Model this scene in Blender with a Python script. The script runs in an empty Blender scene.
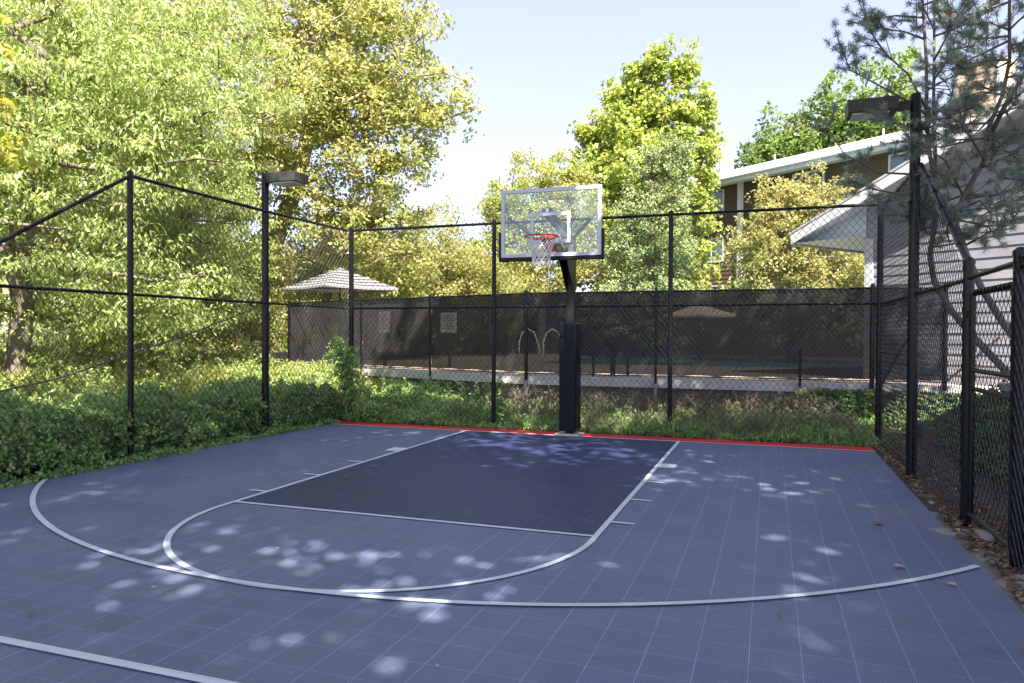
import bpy, bmesh, math, random
import numpy as np
from mathutils import Vector, Matrix
PI = math.pi
SC = bpy.context.scene
COL = SC.collection
rnd = random.Random(7)

# ------------------------------------------------------------------ helpers
class MB:
    """collects shapes, then becomes one mesh object"""
    def __init__(s): s.v = []; s.f = []; s.m = []; s.mi = 0
    def add(s, vs, fs):
        o = len(s.v); s.v += [tuple(v) for v in vs]
        for f in fs: s.f.append(tuple(i + o for i in f)); s.m.append(s.mi)
    def box(s, c, d, ax=None):
        """centre c, full dims d, optional 3 axes"""
        c = Vector(c); X, Y, Z = ax or (Vector((1,0,0)), Vector((0,1,0)), Vector((0,0,1)))
        vs = [c + X*(i*d[0]/2) + Y*(j*d[1]/2) + Z*(k*d[2]/2) for i in (-1,1) for j in (-1,1) for k in (-1,1)]
        s.add(vs, [(0,1,3,2),(4,6,7,5),(0,4,5,1),(2,3,7,6),(0,2,6,4),(1,5,7,3)])
    def tube(s, pts, rad, n=8, cap=True):
        pts = [Vector(p) for p in pts]
        if not hasattr(rad, '__len__'): rad = [rad]*len(pts)
        up = Vector((0,0,1)); o = len(s.v); prev = None
        for i, p in enumerate(pts):
            t = (pts[min(i+1, len(pts)-1)] - pts[max(i-1, 0)])
            if t.length < 1e-9: t = Vector((0,0,1))
            t.normalize()
            if prev is None:
                a = t.cross(up) if abs(t.z) < .95 else t.cross(Vector((1,0,0)))
            else: a = prev - t*prev.dot(t)
            a.normalize(); prev = a; b = t.cross(a)
            for k in range(n):
                w = 2*PI*k/n
                s.v.append(tuple(p + (a*math.cos(w) + b*math.sin(w))*rad[i]))
        for i in range(len(pts)-1):
            for k in range(n):
                s.f.append((o+i*n+k, o+i*n+(k+1)%n, o+(i+1)*n+(k+1)%n, o+(i+1)*n+k)); s.m.append(s.mi)
        if cap:
            s.f.append(tuple(o+k for k in range(n))[::-1]); s.m.append(s.mi)
            s.f.append(tuple(o+(len(pts)-1)*n+k for k in range(n))); s.m.append(s.mi)
    def poly(s, vs): s.add(vs, [tuple(range(len(vs)))])
    def prism(s, poly, off):
        n = len(poly); off = Vector(off); p = [Vector(q) for q in poly]
        s.add(p + [q+off for q in p], [tuple(range(n))[::-1], tuple(range(n, 2*n))] +
              [(i, (i+1) % n, (i+1) % n + n, i+n) for i in range(n)])
    def build(s, name, mats, parent=None, smooth=False, bevel=0, loc=None):
        me = bpy.data.meshes.new(name); me.from_pydata(s.v, [], s.f)
        mats = mats if isinstance(mats, (list, tuple)) else [mats]
        for m in mats: me.materials.append(m)
        if len(mats) > 1: me.polygons.foreach_set('material_index', s.m)
        bm = bmesh.new(); bm.from_mesh(me)
        bmesh.ops.recalc_face_normals(bm, faces=bm.faces); bm.to_mesh(me); bm.free()
        if smooth: me.polygons.foreach_set('use_smooth', [True]*len(me.polygons))
        me.update()
        o = bpy.data.objects.new(name, me); COL.objects.link(o)
        if bevel:
            b = o.modifiers.new('bevel', 'BEVEL'); b.width = bevel; b.segments = 3; b.limit_method = 'ANGLE'
        if parent: o.parent = parent; o.matrix_parent_inverse = Matrix.Translation(-Vector(parent.location))
        return o

def tag(o, label=None, cat=None, group=None, kind=None):
    if label: o['label'] = label
    if cat: o['category'] = cat
    if group: o['group'] = group
    if kind: o['kind'] = kind
    return o
def empty(name, loc, label, cat, group=None):
    o = bpy.data.objects.new(name, None); COL.objects.link(o); o.location = loc
    o.empty_display_size = .2
    return tag(o, label, cat, group)

# ------------------------------------------------------------------ materials
def nodes(name):
    m = bpy.data.materials.new(name); m.use_nodes = True
    nt = m.node_tree; nt.nodes.clear()
    out = nt.nodes.new('ShaderNodeOutputMaterial')
    return m, nt, out
def N(nt, t, **kw):
    n = nt.nodes.new(t)
    for k, v in kw.items():
        if k in n.inputs.keys() if isinstance(k, str) else False: n.inputs[k].default_value = v
        else: setattr(n, k, v)
    return n
def ramp(nt, fac, stops):
    r = nt.nodes.new('ShaderNodeValToRGB'); e = r.color_ramp.elements
    while len(e) < len(stops): e.new(.5)
    for x, (p, c) in zip(e, stops): x.position = p; x.color = (*c, 1)
    nt.links.new(fac, r.inputs[0]); return r.outputs[0]
def noise(nt, scale, detail=4, vec=None, rough=.6):
    n = nt.nodes.new('ShaderNodeTexNoise'); n.inputs['Scale'].default_value = scale
    n.inputs['Detail'].default_value = detail; n.inputs['Roughness'].default_value = rough
    if vec is not None: nt.links.new(vec, n.inputs['Vector'])
    return n.outputs['Fac']
def coords(nt):
    return nt.nodes.new('ShaderNodeNewGeometry').outputs['Position']
def mathn(nt, op, a, b=None, clamp=False):
    n = nt.nodes.new('ShaderNodeMath'); n.operation = op; n.use_clamp = clamp
    for i, q in enumerate((a, b)):
        if q is None: continue
        if isinstance(q, (int, float)): n.inputs[i].default_value = q
        else: nt.links.new(q, n.inputs[i])
    return n.outputs[0]
def mixc(nt, f, a, b):
    n = nt.nodes.new('ShaderNodeMix'); n.data_type = 'RGBA'
    for i, q in ((0, f), (6, a), (7, b)):
        if isinstance(q, (int, float)): n.inputs[i].default_value = q
        elif isinstance(q, tuple): n.inputs[i].default_value = (*q, 1)
        else: nt.links.new(q, n.inputs[i])
    return n.outputs[2]
def mat(name, c1, c2=None, scale=8, rough=.6, bump=0, metal=0, bscale=None, stretch=None, spec=.5):
    m, nt, out = nodes(name)
    b = nt.nodes.new('ShaderNodeBsdfPrincipled'); b.inputs['Roughness'].default_value = rough
    b.inputs['Metallic'].default_value = metal; b.inputs['Specular IOR Level'].default_value = spec
    pos = coords(nt)
    if stretch:
        mp = nt.nodes.new('ShaderNodeMapping'); mp.inputs['Scale'].default_value = stretch
        nt.links.new(pos, mp.inputs[0]); pos = mp.outputs[0]
    c2 = c2 or tuple(x*.75 for x in c1)
    f = noise(nt, scale, 6, pos)
    nt.links.new(ramp(nt, f, [(.32, c2), (.68, c1)]), b.inputs['Base Color'])
    if bump:
        bp = nt.nodes.new('ShaderNodeBump'); bp.inputs['Strength'].default_value = bump; bp.inputs['Distance'].default_value = .01
        nt.links.new(noise(nt, bscale or scale*5, 4, pos), bp.inputs['Height']); nt.links.new(bp.outputs[0], b.inputs['Normal'])
    nt.links.new(b.outputs[0], out.inputs[0]); return m

def leafmat(name, stops, trans=.55, gloss=.025, var=.25):
    m, nt, out = nodes(name)
    at = nt.nodes.new('ShaderNodeAttribute'); at.attribute_name = 'tone'
    col = ramp(nt, at.outputs['Fac'], stops)
    d = nt.nodes.new('ShaderNodeBsdfDiffuse'); t = nt.nodes.new('ShaderNodeBsdfTranslucent')
    nt.links.new(col, d.inputs[0])
    tc = mixc(nt, .35, col, (.47, .54, .17)); nt.links.new(tc, t.inputs[0])
    mx = nt.nodes.new('ShaderNodeMixShader'); mx.inputs[0].default_value = trans
    nt.links.new(d.outputs[0], mx.inputs[1]); nt.links.new(t.outputs[0], mx.inputs[2])
    g = nt.nodes.new('ShaderNodeBsdfGlossy'); g.inputs['Roughness'].default_value = .5
    g.inputs[0].default_value = (.9, .95, 1, 1)
    m2 = nt.nodes.new('ShaderNodeMixShader'); m2.inputs[0].default_value = gloss
    nt.links.new(mx.outputs[0], m2.inputs[1]); nt.links.new(g.outputs[0], m2.inputs[2])
    nt.links.new(m2.outputs[0], out.inputs[0]); return m

M = {}
M['black'] = mat('black_coated_steel', (.005,.006,.010), (.003,.003,.005), 30, .3, .05, spec=.3)
M['wire'] = mat('black_vinyl_wire', (.014,.015,.02), (.009,.009,.012), 40, .3)
M['wirepool'] = mat('dark_vinyl_wire', (.13,.13,.14), (.09,.09,.10), 40, .4)
M['galv'] = mat('galvanised_steel', (.36,.37,.4), (.22,.22,.24), 25, .45, metal=.5)
M['pad'] = mat('black_vinyl_pad', (.004,.006,.013), (.0025,.0035,.008), 4, .42, .25, bscale=9, spec=.2)
M['bracket'] = mat('pole_paint', (.012,.011,.010), (.006,.006,.006), 14, .4, spec=.3)
M['boardframe'] = mat('backboard_frame_white', (.60,.64,.71), (.52,.56,.64), 20, .45)
M['boardpad'] = mat('backboard_edge_pad', (.005,.005,.007), None, 20, .5, spec=.3)
M['white'] = mat('white_paint', (.8,.8,.8), (.7,.7,.71), 5, .55)
M['trimwhite'] = mat('white_trim', (.58,.59,.62), (.48,.50,.53), 3, .6)
M['red'] = mat('rim_orange_red', (.55,.045,.02), (.38,.03,.015), 20, .4)
M['net'] = mat('white_net_cord', (.75,.77,.8), (.6,.62,.66), 60, .8)
M['concrete'] = mat('concrete', (.26,.245,.225), (.13,.12,.105), 3, .85, .3, bscale=60)
M['coping'] = mat('pale_coping', (.55,.54,.55), (.40,.39,.39), 2.5, .8, .2, bscale=50)
M['wall'] = mat('stained_retaining_wall', (.13,.115,.10), (.055,.048,.042), 1.8, .9, .4, bscale=22, stretch=(1,1,.45))
M['bark'] = mat('grey_brown_bark', (.20,.165,.13), (.09,.07,.055), 6, .9, .7, bscale=28, stretch=(1,1,.3))
M['barkpale'] = mat('pale_mottled_bark', (.36,.33,.22), (.19,.165,.10), 4, .85, .4, bscale=20, stretch=(1,1,.5))
M['barkpine'] = mat('pine_bark', (.19,.178,.155), (.09,.083,.072), 9, .9, .8, bscale=40, stretch=(1,1,.35))
M['glasspane'] = mat('window_glass', (.12,.16,.2), (.04,.05,.07), 1.2, .06, spec=.9)
M['sidinggrey'] = mat('grey_lap_siding', (.29,.29,.33), (.23,.23,.265), 1.5, .6, .1, bscale=40)
M['sidingbrown'] = mat('brown_lap_siding', (.095,.062,.038), (.07,.046,.028), 2, .7, .1, bscale=40)
M['sidingtan'] = mat('tan_lap_siding', (.50,.38,.27), (.42,.31,.22), 2, .7)
M['roof'] = mat('pale_shingle_roof', (.46,.455,.46), (.34,.335,.34), 3, .9, .5, bscale=30)
M['soffit'] = mat('pale_soffit', (.50,.56,.60), (.44,.50,.54), 3, .7)
M['tablebk'] = mat('black_table_paint', (.012,.012,.014), None, 20, .4)
M['umbw'] = mat('white_canvas', (.22,.22,.235), (.19,.19,.20), 6, .9)
M['umbg'] = mat('dark_grey_canvas', (.07,.07,.085), (.02,.02,.024), 6, .9)
M['umbtan'] = mat('beige_canvas', (.55,.47,.40), (.46,.39,.33), 6, .9)
M['paver'] = mat('tan_pool_paving', (.34,.28,.22), (.26,.21,.17), 2, .85)
M['fencewood'] = mat('dark_stained_boards', (.045,.036,.034), (.028,.022,.02), 3, .8)
M['blue'] = mat('blue_cloth', (.05,.16,.36), (.03,.11,.28), 8, .8)
M['brownbox'] = mat('weathered_brown_wood', (.16,.10,.06), (.08,.05,.03), 8, .85)
M['cable'] = mat('rusty_grey_cable', (.16,.15,.15), (.10,.07,.055), 9, .6)
M['lens'] = mat('lamp_lens', (.62,.64,.66), (.42,.44,.46), 30, .15)
M['lamphead'] = mat('lamp_head_dirty', (.045,.042,.04), (.02,.019,.019), 25, .55)
M['stone'] = mat('grey_stone', (.30,.29,.27), (.2,.19,.17), 9, .85, .4)
M['dryleaf'] = mat('dry_leaf', (.34,.17,.07), (.2,.10,.04), 12, .8)
M['paleleaf'] = mat('pale_dry_leaf', (.55,.45,.32), (.40,.32,.2), 12, .8)

# dirt with fallen debris
def groundmat():
    m, nt, out = nodes('soil_with_debris'); b = nt.nodes.new('ShaderNodeBsdfPrincipled')
    b.inputs['Roughness'].default_value = .95; pos = coords(nt)
    f = noise(nt, 1.3, 8, pos, .7); g = noise(nt, 22, 5, pos, .8)
    c = ramp(nt, f, [(.3, (.065,.05,.035)), (.5, (.11,.085,.06)), (.75, (.085,.09,.035))])
    c2 = ramp(nt, g, [(.4, (.05,.04,.03)), (.6, (.19,.14,.10))])
    nt.links.new(mixc(nt, .5, c, c2), b.inputs['Base Color'])
    bp = nt.nodes.new('ShaderNodeBump'); bp.inputs['Strength'].default_value = .8; bp.inputs['Distance'].default_value = .03
    nt.links.new(g, bp.inputs['Height']); nt.links.new(bp.outputs[0], b.inputs['Normal'])
    nt.links.new(b.outputs[0], out.inputs[0]); return m
M['ground'] = groundmat()

# interlocking sports tiles: 0.254 m tiles, open rib grid, pale seams
def tilemat(name, base, seam, dirt=.5, rough=.42, holes=.6):
    m, nt, out = nodes(name); b = nt.nodes.new('ShaderNodeBsdfPrincipled')
    pos = coords(nt); sp = nt.nodes.new('ShaderNodeSeparateXYZ'); nt.links.new(pos, sp.inputs[0])
    def grid(axis, pitch, w):
        a = mathn(nt, 'DIVIDE', sp.outputs[axis], pitch)
        a = mathn(nt, 'FRACT', mathn(nt, 'ADD', a, 400.0))
        a = mathn(nt, 'ABSOLUTE', mathn(nt, 'SUBTRACT', a, .5))
        return mathn(nt, 'GREATER_THAN', a, .5 - w/pitch/2)
    sx = grid(0, .254, .0065); sy = grid(1, .254, .0055)
    rx = grid(0, .0127, .0052); ry = grid(1, .0127, .0052)
    ribs = mathn(nt, 'MAXIMUM', rx, ry)
    # per-tile shade
    fl = nt.nodes.new('ShaderNodeVectorMath'); fl.operation = 'SNAP'; nt.links.new(pos, fl.inputs[0]); fl.inputs[1].default_value = (.254,.254,10)
    wn = nt.nodes.new('ShaderNodeTexWhiteNoise'); nt.links.new(fl.outputs[0], wn.inputs[0])
    big = noise(nt, .9, 6, pos, .65); fine = noise(nt, 14, 5, pos, .75)
    c = mixc(nt, mathn(nt, 'MULTIPLY', wn.outputs[0], .38), base, tuple(x*.72 for x in base))
    dustf = mathn(nt, 'MULTIPLY', mathn(nt, 'SUBTRACT', big, .42, True), dirt*2.0)
    c = mixc(nt, dustf, c, (.30,.30,.34))
    sc = mathn(nt, 'MULTIPLY', mathn(nt, 'GREATER_THAN', fine, .63), .30)
    c = mixc(nt, sc, c, (.36,.37,.42))
    st = mathn(nt, 'GREATER_THAN', noise(nt, 5.5, 7, pos, .7), .645); c = mixc(nt, mathn(nt, 'MULTIPLY', st, .3), c, (.34,.33,.34))
    sd_ = mathn(nt, 'GREATER_THAN', noise(nt, 2.3, 8, pos, .75), .62); c = mixc(nt, mathn(nt, 'MULTIPLY', sd_, .3), c, tuple(x*.45 for x in base))
    seamf = mathn(nt, 'MAXIMUM', sx, mathn(nt, 'MULTIPLY', sy, .8))
    hole = mathn(nt, 'MULTIPLY', mathn(nt, 'SUBTRACT', 1.0, ribs), holes)
    hole = mathn(nt, 'MULTIPLY', hole, mathn(nt, 'SUBTRACT', 1.0, seamf))
    c = mixc(nt, hole, c, tuple(x*.30 for x in base))
    sn = noise(nt, 3.2, 3, pos)
    c = mixc(nt, mathn(nt, 'MULTIPLY', seamf, ramp(nt, sn, [(.3,(.25,)*3),(.7,(.8,)*3)])), c, seam)
    nt.links.new(c, b.inputs['Base Color'])
    b.inputs['Roughness'].default_value = rough; b.inputs['Specular IOR Level'].default_value = .4
    nt.links.new(mathn(nt, 'ADD', mathn(nt, 'MULTIPLY', big, .3), rough-.12), b.inputs['Roughness'])
    bp = nt.nodes.new('ShaderNodeBump'); bp.inputs['Strength'].default_value = .35; bp.inputs['Distance'].default_value = .004
    nt.links.new(ribs, bp.inputs['Height']); nt.links.new(bp.outputs[0], b.inputs['Normal'])
    nt.links.new(b.outputs[0], out.inputs[0]); return m
M['court'] = tilemat('blue_court_tile', (.146,.184,.315), (.33,.40,.66), .55)
M['key'] = tilemat('navy_key_tile', (.020,.032,.110), (.11,.14,.29), .16)
M['redtile'] = tilemat('red_edge_tile', (.78,.018,.035), (.7,.1,.1), .03, holes=.12)
M['line'] = tilemat('white_court_line', (.74,.79,.86), (.6,.66,.76), .15, holes=.22)

# see-through windscreen cloth
def screenmat():
    m, nt, out = nodes('windscreen_mesh_cloth')
    pos = coords(nt); f = noise(nt, 1.6, 5, pos)
    d = nt.nodes.new('ShaderNodeBsdfDiffuse')
    nt.links.new(ramp(nt, f, [(.3,(.026,.025,.029)),(.7,(.048,.046,.052))]), d.inputs[0])
    t = nt.nodes.new('ShaderNodeBsdfTransparent'); tl = nt.nodes.new('ShaderNodeBsdfTranslucent'); tl.inputs[0].default_value = (.03,.03,.034,1)
    a = nt.nodes.new('ShaderNodeMixShader'); a.inputs[0].default_value = .35
    nt.links.new(d.outputs[0], a.inputs[1]); nt.links.new(tl.outputs[0], a.inputs[2])
    mx = nt.nodes.new('ShaderNodeMixShader'); mx.inputs[0].default_value = .955
    nt.links.new(t.outputs[0], mx.inputs[1]); nt.links.new(a.outputs[0], mx.inputs[2])
    nt.links.new(mx.outputs[0], out.inputs[0]); return m
M['screen'] = screenmat()
def glassmat():
    m, nt, out = nodes('backboard_glass')
    t = nt.nodes.new('ShaderNodeBsdfTransparent'); t.inputs[0].default_value = (.92,.96,.96,1)
    g = nt.nodes.new('ShaderNodeBsdfGlossy'); g.inputs['Roughness'].default_value = .04
    d = nt.nodes.new('ShaderNodeBsdfDiffuse'); d.inputs[0].default_value = (.62,.68,.72,1)
    pos = coords(nt)
    sm = mathn(nt, 'MULTIPLY', mathn(nt, 'SUBTRACT', noise(nt, 2.3, 6, pos, .6), .48, True), .8, True)
    m1 = nt.nodes.new('ShaderNodeMixShader'); nt.links.new(sm, m1.inputs[0])
    nt.links.new(t.outputs[0], m1.inputs[1]); nt.links.new(d.outputs[0], m1.inputs[2])
    m2 = nt.nodes.new('ShaderNodeMixShader'); m2.inputs[0].default_value = .07
    nt.links.new(m1.outputs[0], m2.inputs[1]); nt.links.new(g.outputs[0], m2.inputs[2])
    nt.links.new(m2.outputs[0], out.inputs[0]); return m
M['glass'] = glassmat()
def watermat():
    m, nt, out = nodes('pool_water'); b = nt.nodes.new('ShaderNodeBsdfPrincipled')
    b.inputs['Base Color'].default_value = (.10,.42,.42,1); b.inputs['Roughness'].default_value = .08
    bp = nt.nodes.new('ShaderNodeBump'); bp.inputs['Strength'].default_value = .3
    nt.links.new(noise(nt, 3, 3, coords(nt)), bp.inputs['Height']); nt.links.new(bp.outputs[0], b.inputs['Normal'])
    nt.links.new(b.outputs[0], out.inputs[0]); return m
M['water'] = watermat()

G = lambda *s: [(p, c) for p, c in s]
L = {}
L['ash'] = leafmat('ash_leaves', G((0,(.13,.21,.05)),(.4,(.30,.39,.10)),(.8,(.47,.53,.20)),(1,(.60,.58,.33))))
L['syc'] = leafmat('sycamore_leaves', G((0,(.13,.17,.04)),(.4,(.34,.36,.10)),(.8,(.52,.49,.17)),(1,(.58,.45,.26))))
L['olive'] = leafmat('olive_leaves', G((0,(.14,.19,.03)),(.5,(.34,.38,.08)),(.85,(.50,.48,.15)),(1,(.52,.42,.22))))
L['maple'] = leafmat('maple_leaves', G((0,(.11,.18,.03)),(.5,(.31,.39,.06)),(1,(.52,.54,.12))))
L['conifer'] = leafmat('blue_green_needles', G((0,(.06,.10,.04)),(.5,(.20,.26,.10)),(1,(.40,.44,.20))), .15)
L['tan'] = leafmat('yellow_tan_leaves', G((0,(.15,.17,.04)),(.4,(.34,.33,.09)),(.8,(.50,.43,.17)),(1,(.52,.40,.24))))
L['yellow'] = leafmat('yellow_leaves', G((0,(.20,.26,.02)),(.6,(.45,.45,.03)),(1,(.62,.52,.12))))
L['far'] = leafmat('far_green_leaves', G((0,(.05,.10,.025)),(.6,(.13,.22,.04)),(1,(.22,.30,.07))))
L['shade'] = leafmat('overhead_leaves', G((0,(.05,.10,.02)),(1,(.12,.18,.04))))
L['weed'] = leafmat('weed_leaves', G((0,(.09,.19,.05)),(.5,(.27,.44,.14)),(.9,(.46,.58,.22)),(1,(.56,.52,.24))), .35)
L['drygrass'] = leafmat('dry_weed_stems', G((0,(.13,.15,.08)),(.5,(.22,.25,.13)),(1,(.40,.33,.22))), .3)
L['grass'] = leafmat('tall_grass', G((0,(.15,.20,.04)),(.5,(.34,.38,.09)),(1,(.55,.50,.18))), .4)
L['ivy'] = leafmat('ivy_leaves', G((0,(.03,.065,.018)),(.6,(.075,.13,.035)),(1,(.17,.22,.05))), .25, .03)
L['pine'] = leafmat('pine_needles', G((0,(.10,.15,.12)),(.5,(.26,.33,.28)),(.93,(.50,.54,.47)),(.96,(.30,.12,.06)),(1,(.30,.12,.06))), .15, .03)
L['litter'] = leafmat('leaf_litter', G((0,(.09,.055,.035)),(.5,(.22,.13,.08)),(.85,(.38,.26,.17)),(1,(.5,.42,.32))), .15)

# ------------------------------------------------------------------ foliage
def leafmesh(name, P, T, Nn, ln, wd, tone, m, parent=None, fold=True):
    """P centres (n,3), T long axis, Nn normal; kite-shaped leaf quads"""
    n = len(P); T = T/np.linalg.norm(T, axis=1)[:, None]
    B = np.cross(Nn, T); B /= (np.linalg.norm(B, axis=1)[:, None] + 1e-9)
    N2 = np.cross(T, B)
    ln = np.broadcast_to(ln, (n,))[:, None]; wd = np.broadcast_to(wd, (n,))[:, None]
    V = np.empty((n, 4, 3))
    V[:, 0] = P - T*ln*.5
    V[:, 1] = P + B*wd*.5 + N2*wd*.18 - T*ln*.06
    V[:, 2] = P + T*ln*.5
    V[:, 3] = P - B*wd*.5 + N2*wd*.18 - T*ln*.06
    me = bpy.data.meshes.new(name)
    me.vertices.add(n*4); me.vertices.foreach_set('co', V.astype(np.float32).ravel())
    me.loops.add(n*4); me.loops.foreach_set('vertex_index', np.arange(n*4, dtype=np.int32))
    me.polygons.add(n); me.polygons.foreach_set('loop_start', np.arange(0, n*4, 4, dtype=np.int32))
    me.polygons.foreach_set('loop_total', np.full(n, 4, dtype=np.int32))
    a = me.attributes.new('tone', 'FLOAT', 'POINT'); a.data.foreach_set('value', np.repeat(np.clip(tone, 0, 1), 4).astype(np.float32))
    me.materials.append(m); me.update(calc_edges=True)
    o = bpy.data.objects.new(name, me); COL.objects.link(o)
    if parent: o.parent = parent; o.matrix_parent_inverse = Matrix.Translation(-Vector(parent.location))
    return o

def unit(rs, n):
    v = rs.normal(size=(n, 3)); return v/np.linalg.norm(v, axis=1)[:, None]

def clump_leaves(rs, centres, rad, per, ln, wd, droop=.3, flat=.6, tonevar=.22, tone0=.45):
    """many small leaves gathered round each centre"""
    C = np.repeat(centres, per, axis=0); n = len(C)
    d = unit(rs, n)*(rs.random((n, 1))**.55); d[:, 2] *= flat
    P = C + d*rad*np.repeat(rs.uniform(.65, 1.25, len(centres)), per)[:, None]
    T = d*.8 + unit(rs, n)*.7; T[:, 2] -= droop
    Nn = unit(rs, n)*.9 + np.array([.25, -.25, .9])
    tone = tone0 + np.repeat(rs.normal(0, tonevar*.75, len(centres)), per) + rs.normal(0, tonevar, n)
    return P, T, Nn, ln*rs.uniform(.7, 1.3, n), wd*rs.uniform(.7, 1.3, n), tone

def in_blobs(rs, blobs, n, shell=.5):
    vol = np.array([b[3]*b[4]*b[5] for b in blobs])**.72; k = rs.choice(len(blobs), n, p=vol/vol.sum())
    B = np.array(blobs)[k]; d = unit(rs, n)*(rs.random((n, 1))**shell)
    # lumpy surface so that the outline is uneven
    w = 1 + .16*np.sin(d[:, :1]*7 + B[:, :1]) + .12*np.sin(d[:, 2:]*9 + 2*B[:, 1:2])
    return B[:, :3] + d*B[:, 3:6]*w

def skeleton(rs, trunk, tips, r0, wig=.12, r_tip=.012):
    """attach every tip to the nearest node of the growing tree; returns polylines with radii"""
    nodes_ = [np.array(p, float) for p in trunk]; par = [-1] + list(range(len(trunk)-1))
    root = nodes_[0]
    order = np.argsort(((tips - np.array(trunk[-1]))**2).sum(1) if len(trunk) > 2 else ((tips-root)**2).sum(1))
    lo = max(1, len(trunk)//3); trunkset = len(trunk)
    for ti in order:
        t = tips[ti]; A = np.array(nodes_)
        d = np.linalg.norm(A - t, axis=1) + np.maximum(0, A[:, 2]-t[2])*1.3
        d[:lo] += 5
        k = int(np.argmin(d)); seg = np.linalg.norm(A[k]-t); ns = max(1, int(seg/.7)); p = k
        for j in range(1, ns+1):
            u = j/ns; q = A[k]*(1-u) + t*u
            q = q + (rs.normal(0, wig, 3)*seg*.25 if j < ns else 0) - np.array([0, 0, math.sin(u*PI)*seg*.06])
            nodes_.append(q); par.append(p); p = len(nodes_)-1
    n = len(nodes_); w = np.zeros(n)
    kids = [[] for _ in range(n)]
    for i in range(1, n): kids[par[i]].append(i)
    for i in range(n-1, -1, -1):
        w[i] = 1 if not kids[i] else sum(w[c] for c in kids[i])
    R = r0*(w/w[0])**.47; R = np.maximum(R, r_tip)
    for i in range(trunkset): R[i] = max(R[i], r0*(1-.55*i/trunkset))
    return nodes_, par, kids, R

def woodmesh(name, nodes_, par, kids, R, m, parent):
    mb = MB(); done = set()
    starts = [0]; chains = []
    stack = [(0, None)]
    while stack:
        s, before = stack.pop()
        ch = ([before] if before is not None else []) + [s]; cur = s
        while kids[cur]:
            ks = sorted(kids[cur], key=lambda q: -R[q])
            for o in ks[1:]: stack.append((o, cur))
            cur = ks[0]; ch.append(cur)
        chains.append(ch)
    for ch in chains:
        if len(ch) < 2: continue
        rr = [R[c] for c in ch]; rr[0] = min(rr[0], rr[1]*1.25) if ch[0] != 0 else rr[0]*1.25
        rr[-1] *= .5
        mb.tube([nodes_[c] for c in ch], rr, 7 if rr[0] > .05 else 5, cap=False)
    return mb.build(name, m, parent, smooth=True)

def tree(name, label, cat, base, trunk, blobs, ntips, nclump, per, ln, wd, crad, lm, bark, seed, r0=.2, droop=.3,
         flat=.6, shell=.5, tone0=.45, group=None, tonevar=.22):
    rs = np.random.default_rng(seed)
    t = empty(name, base, label, cat, group)
    tips = in_blobs(rs, blobs, ntips, .6)
    nd = skeleton(rs, trunk, tips, r0)
    woodmesh('trunk', *nd, bark, t)
    cl = in_blobs(rs, blobs, nclump, shell)
    cl = np.concatenate([cl, tips + rs.normal(0, .05, tips.shape)])
    leafmesh('crown', *clump_leaves(rs, cl, crad, per, ln, wd, droop, flat, tonevar, tone0), lm, t)
    return t

# ------------------------------------------------------------------ terrain
def gh(x, y):
    h = -.03
    if x > 5.2: h += .75*min(1, max(0, (x-5.2)/2.6))*min(1, max(0, (y+7.5)/3.5))*(1 if y < 1 else max(.35, 1-(y-1)/3))
    if x < -6: h += .5*min(1, (-6-x)/8)
    if y > 4.2: h += .3*min(1, (y-4.2)/3)
    return h
def ground():
    xs = sorted(set([-600,-250,-120,-60,-35,-25] + [round(-20+i*.5, 2) for i in range(90)] + [28,36,60,120,250,600]))
    ys = sorted(set([-600,-250,-120,-60,-35] + [round(-25+i*.5, 2) for i in range(100)] + [28,35,45,70,120,250,600]))
    vs = [(x, y, gh(x, y) + (.02*math.sin(x*3.1+y*1.7)*math.sin(y*2.3) if (abs(x) > 5 or y > 1) else 0)) for y in ys for x in xs]
    W = len(xs); fs = [(j*W+i, j*W+i+1, (j+1)*W+i+1, (j+1)*W+i) for j in range(len(ys)-1) for i in range(W-1)]
    mb = MB(); mb.add(vs, fs); o = mb.build('ground', M['ground'], smooth=True); tag(o, kind='structure')
ground()

# court
CX = 18*.254; CB = 63*.254
mb = MB(); mb.box((0, (.40-CB)/2, -.02), (2*CX, CB+.40, .04)); tag(mb.build('court', M['court']), kind='structure')
LW = .05
mb = MB(); mb.box((0, -5.79/2, .003), (3.60, 5.74, .004)); tag(mb.build('key_area', M['key']), kind='structure')
mb = MB(); mb.box((0, .2065, .003), (2*CX-.01, .379, .004)); tag(mb.build('red_end_strip', M['redtile']), kind='structure')
mb = MB()
def strip(c, r, a0, a1, n=96, w=LW, z=.0075):
    vs = []
    for i in range(n+1):
        a = a0+(a1-a0)*i/n
        vs += [(c[0]+(r-w)*math.cos(a), c[1]+(r-w)*math.sin(a), z), (c[0]+r*math.cos(a), c[1]+r*math.sin(a), z)]
    mb.add(vs, [(2*i, 2*i+1, 2*i+3, 2*i+2) for i in range(n)])
def rect(x0, x1, y0, y1, z=.0075): mb.add([(x0,y0,z),(x1,y0,z),(x1,y1,z),(x0,y1,z)], [(0,1,2,3)])
L1 = 1.8288
for sx in (-1, 1):
    rect(*sorted((sx*(L1-LW), sx*L1)), -5.80, -.001)
    o0, o1 = sorted((sx*(L1+.0005), sx*(L1+.203)))
    rect(o0, o1, -2.44, -2.13)
    for yy in (-3.38, -4.34, -5.30): rect(o0, o1, yy-.025, yy+.025)
rect(-L1+LW+.001, L1-LW-.001, -5.83, -5.78)
for sx in (-1, 1): rect(*sorted((sx*(L1-LW), sx*L1)), -5.925, -5.8005)
rect(-CX, CX, -.03, .0155, .0065)
strip((0,-5.925), L1, PI, 2*PI)
c3y = -1.715; r3 = 6.026
a3 = math.acos(CX/r3)
strip((0, c3y), r3, PI+a3, 2*PI-a3, 140, LW, .0105)
rect(-CX, CX, -8.93, -8.87)
tag(mb.build('court_lines', M['line']), kind='structure')
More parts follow.
